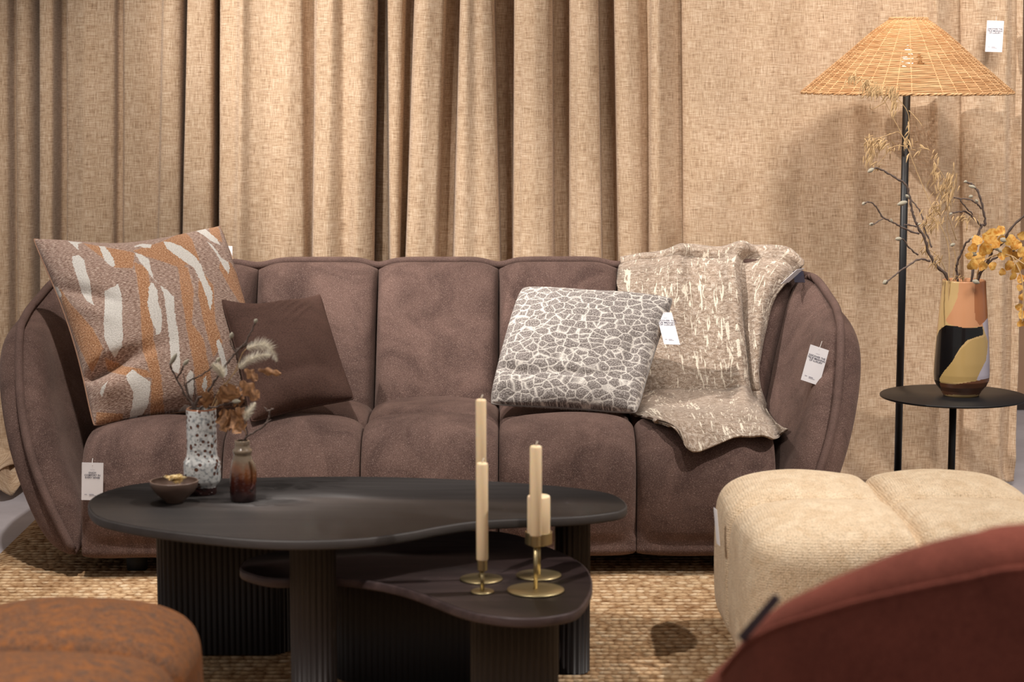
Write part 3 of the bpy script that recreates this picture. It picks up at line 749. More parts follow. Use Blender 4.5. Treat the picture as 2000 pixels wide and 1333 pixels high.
card(*tagpts((1928, 40), (1961, 41), (1924, 101), (6.90, 6.90, 6.88)), 'white printed tag pinned to the curtain at top right', DISC, string=at(1946, 32, 6.93))
card(*tagpts((1281, 610), (1312, 611), (1297, 673), (6.02, 6.02, 5.93)), 'white printed tag hanging from the right edge of the pebble pillow', DISC, string=at(1293, 598, 6.05))
c_ = card(*tagpts((1556, 527), (1571, 524), (1525, 555), (6.30, 6.36, 6.23)), 'white tag lying across the throw and right sofa corner', None)
# navy booklet under the white tag
MBn = [at(1530, 556, 6.26), at(1568, 549, 6.28), at(1566, 532, 6.36)]
card(at(1549, 530, 6.36), at(1569, 530, 6.37), at(1552, 552, 6.29), 'navy blue card half hidden under the white tag on the sofa corner', None, mat='navy')
card(at(427, 458, 6.19), at(434, 454, 6.19), at(449, 510, 6.12), 'narrow tan card strip on the right edge of the striped pillow', None, mat='tan_card')
card(at(436, 480, 6.24), at(454, 481, 6.24), at(436, 517, 6.22), 'white tag peeking out behind the corner of the striped pillow', None)
card(at(1394, 992, 4.80), at(1400, 997, 4.79), at(1400, 1062, 4.79), 'white tag seen edge on at the left side of the cream pouf', None)

# ------------------------------------------------------------------ poufs
def pouf(cx, cy, wx, wy, h, mat, label, rot=0, N=64):
    root = empty('pouf', (cx, cy, .014), label, 'pouf')
    V = []; F = []
    # cube sphere -> superellipsoid with cross-shaped tufting
    faces = [((1, 0, 0), (0, 1, 0), (0, 0, 1)), ((-1, 0, 0), (0, -1, 0), (0, 0, 1)), ((0, 1, 0), (-1, 0, 0), (0, 0, 1)), ((0, -1, 0), (1, 0, 0), (0, 0, 1)), ((0, 0, 1), (1, 0, 0), (0, 1, 0)), ((0, 0, -1), (-1, 0, 0), (0, 1, 0))]
    t = np.sin(np.linspace(-1, 1, N)*PI/2)*.0+np.tan(np.linspace(-1, 1, N)*PI/4)
    # denser near the seams
    t = np.sign(np.linspace(-1, 1, N))*np.abs(np.linspace(-1, 1, N))**1.25
    for n, u, v in faces:
        n, u, v = map(np.array, (n, u, v)); b = len(V)
        for a in t:
            for c in t:
                p = n+u*a+v*c; p = p.astype(float)
                k = 6.5; q = p/((abs(p)**k).sum())**(1/k)
                # grooves along x=0 and y=0 planes
                gx = math.exp(-abs(q[0]*wx/2/.011)**1.2); gy = math.exp(-abs(q[1]*wy/2/.011)**1.2)
                hump = (abs(math.sin(PI*min(1, abs(q[0])*1.0)))**.5)*(abs(math.sin(PI*min(1, abs(q[1])*1.0)))**.5)
                gz = max(gx, gy)
                P = q*np.array([wx/2, wy/2, h/2])
                nd = q*np.abs(q)**(k-2)/np.array([wx, wy, h]); nd /= np.linalg.norm(nd)
                topness = max(0, q[2])
                P = P - nd*gz*.026 + np.array([0, 0, 1])*topness**4*.032*(hump-.4)
                P = P + nd*.004*noise.noise(Vector(P)*9)
                P[2] += h/2+.03 if P[2] > 0 else h/2+.03
                c_, s_ = math.cos(rot), math.sin(rot)
                V.append((cx+P[0]*c_-P[1]*s_, cy+P[0]*s_+P[1]*c_, P[2]+.012))
        F += [tuple(x+b for x in f) for f in gridf(N, N)]
    o = obj('upholstered_body', V, F, M[mat], root)
    md = o.modifiers.new('weld', 'WELD'); md.merge_threshold = .0006
    for sx in (-1, 1):
        for sy in (-1, 1):
            VV, FF = lathe([(.02, 0), (.024, .05)], (cx+sx*wx*.33, cy+sy*wy*.33, .013), 16); obj('leg', VV, FF, M['leg_plastic'], root)
    return root
pouf(.856, 4.80, .735, .74, .367, 'beige_pouf', 'cream chenille tufted pouf in front of the right end of the sofa', rot=.03)
pouf(-.95, 3.48, .80, .80, .385, 'rust_pouf', 'rust and grey mottled tufted pouf at the lower left corner', rot=.0)

# ------------------------------------------------------------------ coffee tables
def slab(outline, z0, z1, bev=.004):
    P = np.array(outline); c = P.mean(0); n = len(P); V = []
    t = np.roll(P, -1, 0)-np.roll(P, 1, 0); nr = np.stack([t[:, 1], -t[:, 0]], 1); nr /= np.linalg.norm(nr, axis=1, keepdims=True)
    if ((P-c)*nr).sum() < 0: nr = -nr
    rings = [(z0, bev), (z0+bev*.3, bev*.3), (z0+bev, 0), (z1-bev, 0), (z1-bev*.3, bev*.3), (z1, bev)]
    for z, i in rings:
        for p, q in zip(P, nr): V.append((*(p-q*i), z))
    F = gridf(len(rings), n, False, True); F.append(tuple(range(n))[::-1]); F.append(tuple(range((len(rings)-1)*n, len(rings)*n)))
    return V, F
def fluted(cx, cy, ang, L, W, z0, z1, pitch=.0135, depth=.0035):
    # stadium cross-section with round flutes
    pts = []; a = L/2-W/2; r = W/2; per = 4*a+2*PI*r; nf = int(round(per/pitch)); n = nf*6
    for k in range(n):
        s = per*k/n; ph = (k % 6)/6; off = -depth*(1-math.sin(PI*ph))
        if s < 2*a: x, y, nx, ny = -a+s, -r, 0, -1
        elif s < 2*a+PI*r: q = (s-2*a)/r-PI/2; x, y, nx, ny = a+r*math.cos(q), r*math.sin(q), math.cos(q), math.sin(q)
        elif s < 4*a+PI*r: x, y, nx, ny = a-(s-2*a-PI*r), r, 0, 1
        else: q = (s-4*a-PI*r)/r+PI/2; x, y, nx, ny = -a+r*math.cos(q), r*math.sin(q), math.cos(q), math.sin(q)
        x += nx*off; y += ny*off; pts.append((cx+x*math.cos(ang)-y*math.sin(ang), cy+x*math.sin(ang)+y*math.cos(ang)))
    V = [(*p, z0) for p in pts]+[(*p, z1) for p in pts]
    F = gridf(2, n, False, True); F.append(tuple(range(n))[::-1]); F.append(tuple(range(n, 2*n)))
    return V, F
HB = .40; RZ = .0155
big_px = [(172, 990), (178, 974), (205, 960), (262, 946), (350, 938), (500, 933), (700, 931), (860, 935), (1006, 943), (1123, 953), (1195, 965), (1224, 984), (1215, 997), (1180, 1004), (1120, 1010), (1020, 1014), (930, 1019), (860, 1029), (790, 1042), (700, 1053), (580, 1057), (470, 1053), (326, 1038), (240, 1024), (190, 1010)]
bo = catmull([tuple(onz(x, y, HB))[:2] for x, y in big_px], 8, closed=True)
bt = empty('coffee_table', (-.35, 4.75, RZ), 'large black organic shaped coffee table with fluted legs in front of the sofa', 'table')
obj('tabletop', *slab(bo, HB-.021, HB), M['table'], bt)
obj('leg', *fluted(-.675, 4.93, .0, .315, .11, RZ, HB-.02), M['flute'], bt)
obj('leg', *fluted(-.421, 4.447, 0, .0985, .098, RZ, HB-.02), M['flute'], bt)
obj('leg', *fluted(.137, 4.787, PI/2, .15, .08, RZ, HB-.02), M['flute'], bt)
HS = .30
sm_px = [(470, 1104), (478, 1118), (540, 1131), (656, 1128), (780, 1147), (900, 1190), (960, 1203), (1020, 1208), (1080, 1204), (1130, 1190), (1156, 1150), (1150, 1115), (1120, 1090), (1066, 1066), (1010, 1045), (950, 1037), (860, 1040), (740, 1050), (600, 1066), (500, 1086)]
so = catmull([tuple(onz(x, y, HS))[:2] for x, y in sm_px], 8, closed=True)
stb = empty('coffee_table', (-.1, 4.45, RZ), 'low dark brown organic shaped coffee table nested under the large black one', 'table')
obj('tabletop', *slab(so, HS-.021, HS), M['table2'], stb)
obj('leg', *fluted(-.215, 4.70, .0, .36, .09, RZ, HS-.02), M['flute'], stb)
obj('leg', *fluted(.005, 4.22, .0, .178, .10, RZ, HS-.02), M['flute'], stb)

# ------------------------------------------------------------------ candles
def holder(px, py, r, cup_r, cup_h, z_cup, label, z_top, cand_r, clabel, dxtop=0):
    c = onz(px, py, HS+.002); x, y = c.x, c.y
    root = empty('candle_holder', (x, y, HS), label, 'candle holder', 'brass candle holders on the low table')
    obj('base', *lathe([(.0005, .0045), (r*.5, .0042), (r-.001, .0035), (r, .0025), (r, .0005), (r-.001, 0)][::-1], (x, y, HS+.0003), 56), M['brass'], root)
    obj('stem', *lathe([(.0042, 0), (.0042, z_cup-HS-.004)], (x, y, HS+.004), 16), M['brass'], root)
    obj('cup', *lathe([(.004, 0), (cup_r-.0012, 0), (cup_r-.0011, .0001), (cup_r, .001), (cup_r, .0014), (cup_r, cup_h-.0004), (cup_r, cup_h), (cup_r-.0015, cup_h), (cup_r-.0015, .008), (.001, .007)], (x, y, z_cup), 32), M['brass'], root)
    zb = z_cup+(.0085 if cup_r > cand_r else cup_h+.0002)
    cr = empty('candle', (x, y, zb), clabel, 'candle', 'ivory candles')
    hh = z_top-zb
    obj('wax_body', *lathe([(cand_r-.001, 0), (cand_r, .002), (cand_r, hh-.004), (cand_r-.001, hh-.001), (cand_r-.003, hh), (.001, hh-.001)], (x+dxtop*0, y, zb), 32), M['wax'], cr)
    obj('wick', *tube([(x, y, z_top-.002), (x+.001, y, z_top+.004), (x+.004, y, z_top+.0095)], .0011, 6), M['wick'], cr)
def ztop(px, py, pyb, z=HS):
    c = onz(px, pyb, z); return at(px, py, c.y).z
holder(942, 1156, .0245, .0105, .022, ztop(942, 1113, 1156), 'small brass candle holder with a narrow base, frontmost on the left', ztop(942, 903, 1156), .0122, 'shorter of the two ivory taper candles on the left, in front')
holder(940, 1131, .0455, .0115, .022, ztop(940, 972, 1131), 'brass candle holder with a wide disc base behind the left front taper', ztop(940, 779, 1131), .0112, 'tallest ivory taper candle, behind the left front taper')
holder(1046, 1153, .0595, .0105, .022, ztop(1047, 1066, 1153), 'brass candle holder with the largest disc base holding the right taper', ztop(1047, 870, 1153), .0124, 'ivory taper candle on the right in front of the pillar candle')
holder(1052, 1124, .0485, .029, .026, ztop(1052, 1061, 1124), 'brass candle holder with a wide round cup behind the right taper', ztop(1052, 967, 1124), .0245, 'short thick ivory pillar candle in the wide brass cup')

# ------------------------------------------------------------------ table ceramics
def ceramic(name, c, prof, mat, label, cat, seg=64, inner=.0035):
    root = empty(name, c, label, cat)
    p = list(prof); inn = [(max(r-inner, .002), z) for r, z in p[::-1] if z > inner*1.5]
    V, F = lathe(p+inn+[(.001, inner*1.5)], (0, 0, 0), seg)
    me = obj('body', np.array(V)+np.array(c), F, mat, root)
    return root, me
cv = onz(396, 965, HB)
_, body = ceramic('vase', (cv.x, cv.y, HB), [(.001, 0), (.031, 0), (.0325, .003), (.0325, .018), (.033, .022), (.040, .028), (.0425, .035), (.043, .068), (.0425, .076), (.038, .084), (.0355, .088), (.0345, .10), (.0345, .15), (.0345, .195), (.0338, .199), (.032, .2)], M['speckle'],
        'tall white speckled ceramic vase with brown pits on the black coffee table', 'vase')
cb = onz(475, 979, HB)
rt, _ = ceramic('vase', (cb.x, cb.y, HB), [(.001, 0), (.026, 0), (.029, .004), (.0298, .02), (.0295, .05), (.0285, .07), (.025, .09), (.0205, .104), (.0195, .108), (.0215, .111), (.0225, .115), (.0215, .119), (.0175, .122), (.0168, .13), (.0175, .137), (.0168, .139), (.0155, .1395)], M['drip'],
        'small brown and tan glazed bottle vase beside the white speckled vase', 'vase')
hp = catmull([(cb.x+.019, cb.y-.014, HB+.096), (cb.x+.0265, cb.y-.016, HB+.083), (cb.x+.0285, cb.y-.0165, HB+.062), (cb.x+.027, cb.y-.017, HB+.042), (cb.x+.021, cb.y-.019, HB+.03)], 8)
obj('handle', *tube(hp, .0052, 10), M['drip'], rt)
cw = onz(341, 982, HB)
bw, _ = ceramic('bowl', (cw.x, cw.y, HB), [(.001, .0), (.019, 0), (.021, .004), (.032, .013), (.046, .027), (.0525, .038), (.055, .049), (.0545, .0505)], M['bowl'], 'small brown stoneware bowl on the left of the black coffee table', 'bowl', inner=.003)
def petals():
    mb = MB(); 
    for k in range(16):
        a = random.uniform(0, 2*PI); r = random.uniform(0, .018); c = Vector((cw.x+.004+r*math.cos(a), cw.y+r*math.sin(a), HB+.040+random.uniform(-.006, .016)*(1-r/.03)))
        az = random.uniform(0, 2*PI); tl = random.uniform(.2, 1.2); V = []; n = 6
        for i in range(n):
            for j in range(n):
                u = i/(n-1); v = j/(n-1)*2-1; wd = .013*math.sin(PI*(.15+.8*u)); x = u*.022; y = v*wd; z = .009*v*v+.003*math.sin(u*5)
                p = Vector((x*math.cos(tl)-z*math.sin(tl), y, x*math.sin(tl)+z*math.cos(tl)))
                V.append(c+Vector((p.x*math.cos(az)-p.y*math.sin(az), p.x*math.sin(az)+p.y*math.cos(az), p.z*.7)))
        mb.add(V, gridf(n, n))
    o = mb.build('dried_petals', M['petal']); tag(o, 'heap of pale yellow dried petals in the brown bowl', 'petals', kind='stuff')
petals()

# ------------------------------------------------------------------ twigs, buds, leaves
def twig(parent, pts, Y, r0, r1, name='twig', mat='twig', wob=.0015, f=None):
    P = [];
    for k, (x, y) in enumerate(pts):
        yy = Y[0]+(Y[1]-Y[0])*k/max(1, len(pts)-1); P.append(tuple(at(x, y, yy)))
    C = catmull(P, 6); n = len(C)
    for i in range(1, n-1): C[i] += np.array([random.uniform(-wob, wob) for _ in range(3)])
    r = np.linspace(r0, r1, n)*(1+.22*np.sin(np.arange(n)*2.1))
    obj(name, *tube(C, r, 7), M[mat], parent); return C
def bud(parent, base, tip, r, mat='bud'):
    base = np.array(base); tip = np.array(tip); n = 9; P = [base+(tip-base)*i/(n-1) for i in range(n)]
    R = [r*max(.08, math.sin(PI*(.08+.88*i/(n-1)))**.8) for i in range(n)]
    obj('bud', *tube(P, R, 9), M[mat], parent)
def budpx(parent, x, y, dx, dy, Y, r): bud(parent, at(x, y, Y), at(x+dx, y+dy, Y-.005), r)
c6 = lambda L: [(1640+x/2.7777, 300+y/2.7777) for x, y in L]
vx = at(1877, 765, 6.2); VZ = .42
YV = 6.2
# base of branches inside the painted vase
b1 = empty('magnolia_branch', tuple(at(1876, 640, YV)), 'magnolia branch with pale buds reaching left from the painted vase', 'branch')
twig(b1, [(1872, 640), (1862, 590)]+c6([(580, 670), (520, 600), (485, 540), (460, 460), (420, 390), (395, 320), (380, 240), (360, 170), (300, 130), (230, 90), (180, 80), (158, 100)]), (YV, 6.1), .0052, .0022)
twig(b1, c6([(430, 435), (360, 410), (290, 375), (235, 345), (200, 290), (160, 262), (135, 272)]), (6.14, 6.08), .003, .0018)
twig(b1, c6([(235, 350), (190, 380), (170, 382)]), (6.1, 6.08), .0018, .0014)
twig(b1, c6([(490, 585), (430, 575), (360, 615), (300, 660), (255, 700)]), (6.17, 6.08), .0032, .002)
twig(b1, c6([(425, 550), (380, 515), (350, 470), (320, 462)]), (6.15, 6.12), .0026, .0016)
twig(b1, c6([(500, 510), (465, 420), (440, 320), (400, 265), (365, 235)]), (6.19, 6.2), .0026, .0018)
twig(b1, c6([(420, 395), (350, 385)]), (6.15, 6.13), .0026, .002)
for (x, y, dx, dy, r) in ((185, 82, -12, 7, .006), (140, 268, -7, 3, .005), (185, 383, -9, 1, .005), (262, 692, -10, 5, .007), (335, 462, -12, 1, .006), (365, 262, -19, 6, .007), (375, 240, -6, -6, .0045), (285, 375, -3, -8, .003), (440, 380, -6, 2, .003)):
    p = c6([(x, y)])[0]; budpx(b1, p[0], p[1], dx, dy, 6.1, r)
b2 = empty('magnolia_branch', tuple(at(1880, 640, YV)), 'magnolia branch standing upright in the middle of the painted vase', 'branch')
twig(b2, [(1878, 640)]+c6([(640, 680), (635, 610), (660, 540), (690, 480), (740, 455)]), (YV, 6.12), .004, .0026)
twig(b2, [(1884, 640)]+c6([(720, 660), (735, 520), (765, 400), (790, 380), (775, 290), (750, 210), (720, 170), (690, 155)]), (6.24, 6.22), .0042, .0028)
twig(b2, c6([(768, 390), (690, 320), (640, 318), (600, 325)]), (6.23, 6.2), .003, .002)
twig(b2, c6([(770, 300), (740, 270), (700, 250), (620, 240)]), (6.22, 6.2), .0028, .002)
twig(b2, c6([(655, 250), (690, 300), (720, 330)]), (6.2, 6.22), .002, .002)
for (x, y, dx, dy, r) in ((700, 175, 14, 4, .005), (690, 150, -6, 2, .004), (700, 238, 8, -3, .005), (740, 455, -10, 3, .006), (625, 490, -9, 4, .005), (700, 540, 16, 4, .007), (720, 690, 14, 5, .007), (750, 265, -5, -5, .004), (610, 325, -5, 2, .004)):
    p = c6([(x, y)])[0]; budpx(b2, p[0], p[1], dx, dy, 6.12, r)
b3 = empty('magnolia_branch', tuple(at(1890, 640, YV)), 'magnolia branch leaning right among the golden leaves', 'branch')
twig(b3, [(1884, 640)]+c6([(750, 680), (800, 600), (830, 520), (880, 490), (920, 420), (1000, 340), (1060, 300)]), (YV, 6.1), .005, .0028)
twig(b3, c6([(770, 640), (830, 575), (900, 545), (960, 520)]), (6.18, 6.12), .0036, .002)
for (x, y, dx, dy, r) in ((870, 465, 14, 4, .0075), (835, 500, 8, 10, .006), (855, 515, 9, 8, .005)):
    p = c6([(x, y)])[0]; budpx(b3, p[0], p[1], dx, dy, 6.1, r)
def blade(mb, p, d, L, wd, sag=.3):
    d = Vector(d).normalized(); s_ = d.cross(Vector((0, 1, .1))).normalized(); V = []; n = 5
    for i in range(n):
        t = i/(n-1); c = Vector(p)+d*L*t+Vector((0, 0, -1))*sag*L*t*t; ww = wd*math.sin(PI*(.12+.83*t))
        V += [c-s_*ww+Vector((0, ww*.6, 0)), c+Vector((0, -ww*.5, 0)), c+s_*ww+Vector((0, ww*.6, 0))]
    mb.add(V, gridf(n, 3))
def grass(name, label, stems, clusters, Yc, cat='grass'):
    root = empty(name, tuple(at(*stems[0][0], Yc)), label, cat)
    for st in stems: twig(root, st, (Yc, Yc-.03), .0014, .0007, 'stem', 'straw', .0005)
    mb = MB()
    for (x, y, rx, ry, n, drop) in clusters:
        for k in range(n):
            a = random.gauss(0, .45); b = random.gauss(0, .45); p = at(x+a*rx, y+b*ry, Yc-.03+random.uniform(-.03, .03))
            blade(mb, p, (random.uniform(-1, .4), random.uniform(-.5, .5), -drop+random.uniform(-.6, .5)), random.uniform(.01, .026), random.uniform(.0012, .0024))
    mb.build('seed_head', M['straw'], root)
c5 = lambda L: [(1540+x/3.702, y/3.702) for x, y in L]
grass('dried_grass', 'wispy dried oat grass rising from the painted vase across the lamp pole',
      [[(1853, 600), (1853, 545), (1852, 480), (1827, 419), (1798, 354), (1777, 300), (1761, 262), (1740, 222), (1729, 200), (1712, 178), (1690, 160)],
       c5([(880, 1060), (800, 960), (740, 970), (640, 1000), (550, 990)]), c5([(860, 1060), (760, 1060), (690, 1140), (640, 1200)]), c5([(700, 740), (600, 790), (590, 750)]), c5([(840, 1040), (870, 960), (860, 810), (760, 680), (700, 640)]), c5([(870, 800), (920, 850), (970, 915)]),
       c5([(640, 600), (560, 580), (470, 550)]), c5([(770, 650), (800, 740)])],
      [(1690, 160, 22, 12, 30, .7), (1665, 148, 14, 10, 14, 1.1), (1712, 172, 26, 12, 44, .9), (1748, 190, 14, 28, 44, 1.3), (1742, 170, 12, 10, 20, 1.2), (1712, 275, 30, 12, 46, .5), (1700, 295, 12, 24, 36, 1.5), (1735, 285, 25, 14, 24, .4), (1716, 322, 14, 8, 10, .4), (1772, 270, 10, 40, 12, .8), (1795, 290, 22, 14, 10, .2)], 6.16)
grass('dried_grass', 'feathery dried grass plume above the middle of the painted vase',
      [[(1862, 600), (1862, 545), (1866, 500), (1850, 450), (1852, 400), (1845, 350), (1825, 320)], [(1868, 470), (1858, 440), (1850, 420)], [(1852, 545), (1835, 505), (1805, 482)], [(1850, 400), (1868, 360), (1862, 330)]],
      [(1828, 330, 12, 34, 30, 1.1), (1846, 370, 20, 30, 60, .8), (1858, 350, 8, 30, 34, 1.5), (1835, 405, 24, 20, 40, .6), (1822, 430, 24, 16, 30, .5), (1880, 425, 22, 12, 28, .4), (1808, 480, 14, 16, 16, .6), (1828, 505, 16, 14, 18, .7), (1872, 540, 16, 10, 16, .2), (1818, 440, 16, 12, 14, .4)], 6.22)
def round_leaf(mb, c, nrm, r, curl):
    nrm = Vector(nrm).normalized(); u = nrm.orthogonal().normalized(); v = nrm.cross(u); n = 12; V = [Vector(c)]; ph = random.uniform(0, 6)
    for ring in (.55, 1):
        for k in range(n):
            q = 2*PI*k/n; rr = r*ring*(1+.12*math.sin(3*q+ph)+.07*math.sin(5*q)); V.append(Vector(c)+(u*math.cos(q)+v*math.sin(q)*.85)*rr+nrm*curl*r*ring**2*math.cos(2*q+ph))
    F = [(0, 1+k, 1+(k+1) % n) for k in range(n)]+[(1+k, 1+n+k, 1+n+(k+1) % n, 1+(k+1) % n) for k in range(n)]
    mb.add(V, F)
g3 = empty('golden_leaf_spray', tuple(at(1905, 640, YV)), 'spray of golden orange round dried leaves on right of painted vase', 'dried leaves')
twig(g3, [(1895, 640), (1905, 560), (1915, 520), (1940, 500), (1975, 500), (2005, 520)], (YV, 6.08), .003, .0015, 'stem', 'straw')
twig(g3, [(1975, 500), (1995, 540), (1998, 590), (1996, 630)], (6.1, 6.05), .002, .001, 'stem', 'straw')
for (x, y, r) in ((1935, 462, 17), (1925, 487, 15), (1908, 470, 12), (1953, 452, 11), (1956, 468, 10), (1974, 470, 12), (1985, 478, 12), (1912, 505, 15), (1900, 518, 12), (1920, 520, 10), (1938, 520, 9), (1893, 500, 8), (1966, 493, 12), (1957, 500, 10), (1982, 500, 11), (1996, 492, 12), (1971, 518, 11), (1985, 525, 12), (1998, 516, 12), (1958, 532, 8), (1979, 540, 9), (1995, 545, 10), (1955, 448, 8), (1900, 485, 10), (1992, 562, 8), (1998, 580, 9), (1990, 600, 8), (1997, 615, 10), (1994, 632, 8), (1945, 478, 9), (2005, 460, 10), (2008, 500, 12), (2010, 540, 11), (1997, 460, 10)):
    mb = MB(); p = at(x, y, 6.12+random.uniform(-.05, .05)); round_leaf(mb, p, (random.uniform(-.5, .5), -1, random.uniform(-.3, .7)), r/FPX*6.2, random.uniform(-.4, .4)); mb.build('leaf', M['gold'], g3)
# painted vase
def painted_vase():
    H = at(1877, 547, YV).z-VZ
    pr = [(.001, 0), (.050, 0), (.053, .004), (.060, .016), (.072, .03), (.079, .045), (.0805, .065), (.0795, .10), (.0765, .15), (.0735, .19), (.069, .25), (.0645, .30), (.0625, H-.004), (.0615, H), (.058, H), (.056, H-.01), (.056, .02), (.001, .015)]
    C = []
    for a, b in zip(pr[:-1], pr[1:]):
        m = max(1, int(math.dist(a, b)/.002)); 
        for i in range(m): C.append((a[0]+(b[0]-a[0])*i/m, a[1]+(b[1]-a[1])*i/m))
    C.append(pr[-1]); V, F = lathe(C, (vx.x, YV, VZ), 220); V = np.array(V); px, py = proj(V)
    n_ = np.zeros(len(V), bool); front = V[:, 1] <= YV+.002
    polys = {'peach': [(650, 690), (640, 780), (610, 850), (575, 905), (590, 925), (650, 945), (720, 945), (775, 940), (800, 890), (830, 800), (830, 670), (650, 670)],
             'rust': [(735, 670), (730, 800), (735, 900), (760, 935), (800, 900), (830, 700), (820, 670)],
             'lilac': [(775, 925), (800, 895), (850, 880), (850, 1240), (800, 1235), (740, 1230), (770, 1150), (800, 1090), (805, 1020), (785, 960)],
             'ochre': [(775, 1000), (720, 1010), (660, 1060), (610, 1130), (560, 1190), (540, 1230), (545, 1250), (740, 1235), (765, 1180), (795, 1120), (800, 1050), (790, 990)],
             'black': [(540, 960), (575, 932), (620, 935), (680, 948), (740, 945), (775, 938), (780, 985), (730, 1000), (690, 1015), (650, 1060), (610, 1130), (560, 1190), (540, 1225), (550, 1260), (575, 1296), (550, 1290), (510, 1240), (490, 1220), (500, 1100), (520, 1010)],
             'brownfoot': [(540, 1245), (620, 1255), (740, 1235), (830, 1215), (830, 1310), (560, 1310)]}
    at_ = {}
    for k, p in polys.items():
        m = pip(px, py, c6(p)) & front; at_[k] = m.astype(float)
    bk = ~front; ang = np.arctan2(V[:, 1]-YV, V[:, 0]-vx.x)
    at_['peach'][bk & (V[:, 2] > VZ+.17+.05*np.sin(ang*3))] = 1
    root = empty('vase', (vx.x, YV, VZ), 'tall painted vase with black, ochre and terracotta shapes on the round side table', 'vase')
    obj('body', V, F, M['painted'], root, attrs=at_)
painted_vase()

# table bouquet
c3 = lambda L: [(300+x/3.25, 600+y/3.25) for x, y in L]
YW = cv.y
t1 = empty('bud_twig', tuple(at(378, 850, YW)), 'bare twig with green buds on left of the white speckled vase', 'twig')
twig(t1, [(384, 860)]+c3([(250, 640), (200, 560), (150, 460), (110, 390), (105, 355)]), (YW, YW-.04), .003, .0016)
twig(t1, c3([(150, 450), (180, 400), (188, 372)]), (YW-.02, YW-.04), .002, .0015)
budpx(t1, *c3([(105, 365)])[0], 13, -22, YW-.04, .0055); budpx(t1, *c3([(190, 372)])[0], 10, -12, YW-.04, .005)
t2 = empty('bud_twig', tuple(at(386, 850, YW)), 'tall dark twig rising right from the white speckled vase', 'twig')
twig(t2, [(390, 860)]+c3([(270, 610), (340, 540), (410, 440), (470, 350), (520, 290), (580, 230), (620, 150), (650, 90)]), (YW, YW-.02), .0034, .0018)
twig(t2, c3([(520, 285), (492, 240), (488, 190)]), (YW, YW), .002, .0014)
twig(t2, c3([(530, 275), (580, 245), (640, 222)]), (YW, YW-.02), .0028, .0026)
twig(t2, c3([(530, 285), (532, 320)]), (YW, YW), .002, .002)
budpx(t2, *c3([(490, 200)])[0], 3, -12, YW, .005); budpx(t2, *c3([(642, 100)])[0], 4, -7, YW-.02, .0045)
t3 = empty('bud_twig', tuple(at(382, 850, YW)), 'curved twig in the middle of the white speckled vase', 'twig')
twig(t3, [(386, 860)]+c3([(260, 640), (215, 540), (215, 480), (290, 440), (350, 400), (410, 340)]), (YW, YW-.03), .0026, .0014)
twig(t3, c3([(240, 600), (200, 500), (190, 420)]), (YW, YW), .0014, .001); twig(t3, c3([(265, 600), (260, 520), (255, 430)]), (YW+.01, YW), .0014, .001)
budpx(t3, *c3([(400, 350)])[0], 6, -9, YW-.03, .005)
t4 = empty('oak_leaf_twig', tuple(at(395, 850, YW)), 'twig with brown dried oak leaves leaning right from the white vase', 'dried leaves')
twig(t4, [(394, 860)]+c3([(290, 650), (380, 640), (440, 620), (520, 600), (560, 560)]), (YW, YW-.05), .0026, .0016)
def oak(parent, base, tip, wd, Y, curl=.3):
    b = np.array(at(*base, Y)); t = np.array(at(*tip, Y-.02)); ax = t-b; L = np.linalg.norm(ax); ax /= L; sd = np.cross(ax, [0, 1, 0]); sd /= np.linalg.norm(sd); n = 26; m = 9; V = []
    for i in range(n):
        u = i/(n-1); ww = wd*(math.sin(PI*(.06+.9*u))**.7)*(.8+.2*math.cos(u*5*PI))
        for j in range(m):
            v = j/(m-1)*2-1; z = curl*wd*(v*v)+.1*wd*math.sin(u*9+v*3)
            V.append(b+ax*L*u+sd*ww*v+ax*(.25*wd*abs(v))+np.array([0, 1, 0])*z)
    obj('leaf', V, gridf(n, m), M['oak'], parent)
for bs, tp, wd, yy in (((430, 600), (520, 520), .022, 0), ((470, 560), (560, 590), .02, .01), ((545, 470), (660, 580), .016, -.02), ((575, 395), (655, 460), .011, -.02), ((660, 400), (805, 425), .008, -.03), ((440, 640), (470, 775), .02, -.01), ((480, 650), (560, 775), .022, -.02), ((330, 650), (330, 545), .012, .02), ((420, 640), (450, 500), .012, .02), ((520, 640), (575, 700), .014, -.01)):
    oak(t4, *c3([bs, tp]), wd*1.25, YW-.04+yy, curl=random.uniform(-.5, .5))
budpx(t4, *c3([(500, 600)])[0], 16, 0, YW-.05, .0055)
def fluffy(label, pts, Y, r, L, stem, n=900):
    n = int(n*.6); root = empty('bunny_tail_grass', tuple(at(*stem[0], Y)), label, 'grass')
    twig(root, stem, (YW, Y), .0011, .0008, 'stem', 'straw', .0003)
    P = catmull([tuple(at(x, y, Y)) for x, y in pts], 10); mb = MB()
    for k in range(n):
        t = random.random(); i = t*(len(P)-2); a = int(i); c = P[a]+(P[a+1]-P[a])*(i-a); ax = Vector(P[a+1]-P[a]).normalized()
        rd = Vector((random.gauss(0, 1), random.gauss(0, 1), random.gauss(0, 1))); rd = (rd-ax*rd.dot(ax)).normalized()
        env = math.sin(PI*(.15+.8*t)); d = (ax*1.1+rd*1.5).normalized(); c = Vector(c)+rd*r*.4*env*random.random(); s_ = d.cross(Vector((random.random(), 1, random.random()))).normalized()*.00042
        tip = c+d*L*env*random.uniform(.6, 1.1)+rd*r*.2
        mb.add([c-s_, c+s_, tip], [(0, 1, 2)])
    obj('core', *tube(P, [r*.18*max(.2, math.sin(PI*(.1+.85*i/(len(P)-1)))) for i in range(len(P))], 8), M['fluff'], root)
    mb.build('plume', M['fluff'], root, smooth=False)
fluffy('fluffy cream grass tail pointing right, lower of the pair', c3([(540, 390), (600, 340), (680, 310), (740, 310)]), YW-.05, .006, .022, [(398, 840)]+c3([(400, 560), (480, 460), (540, 390)]))
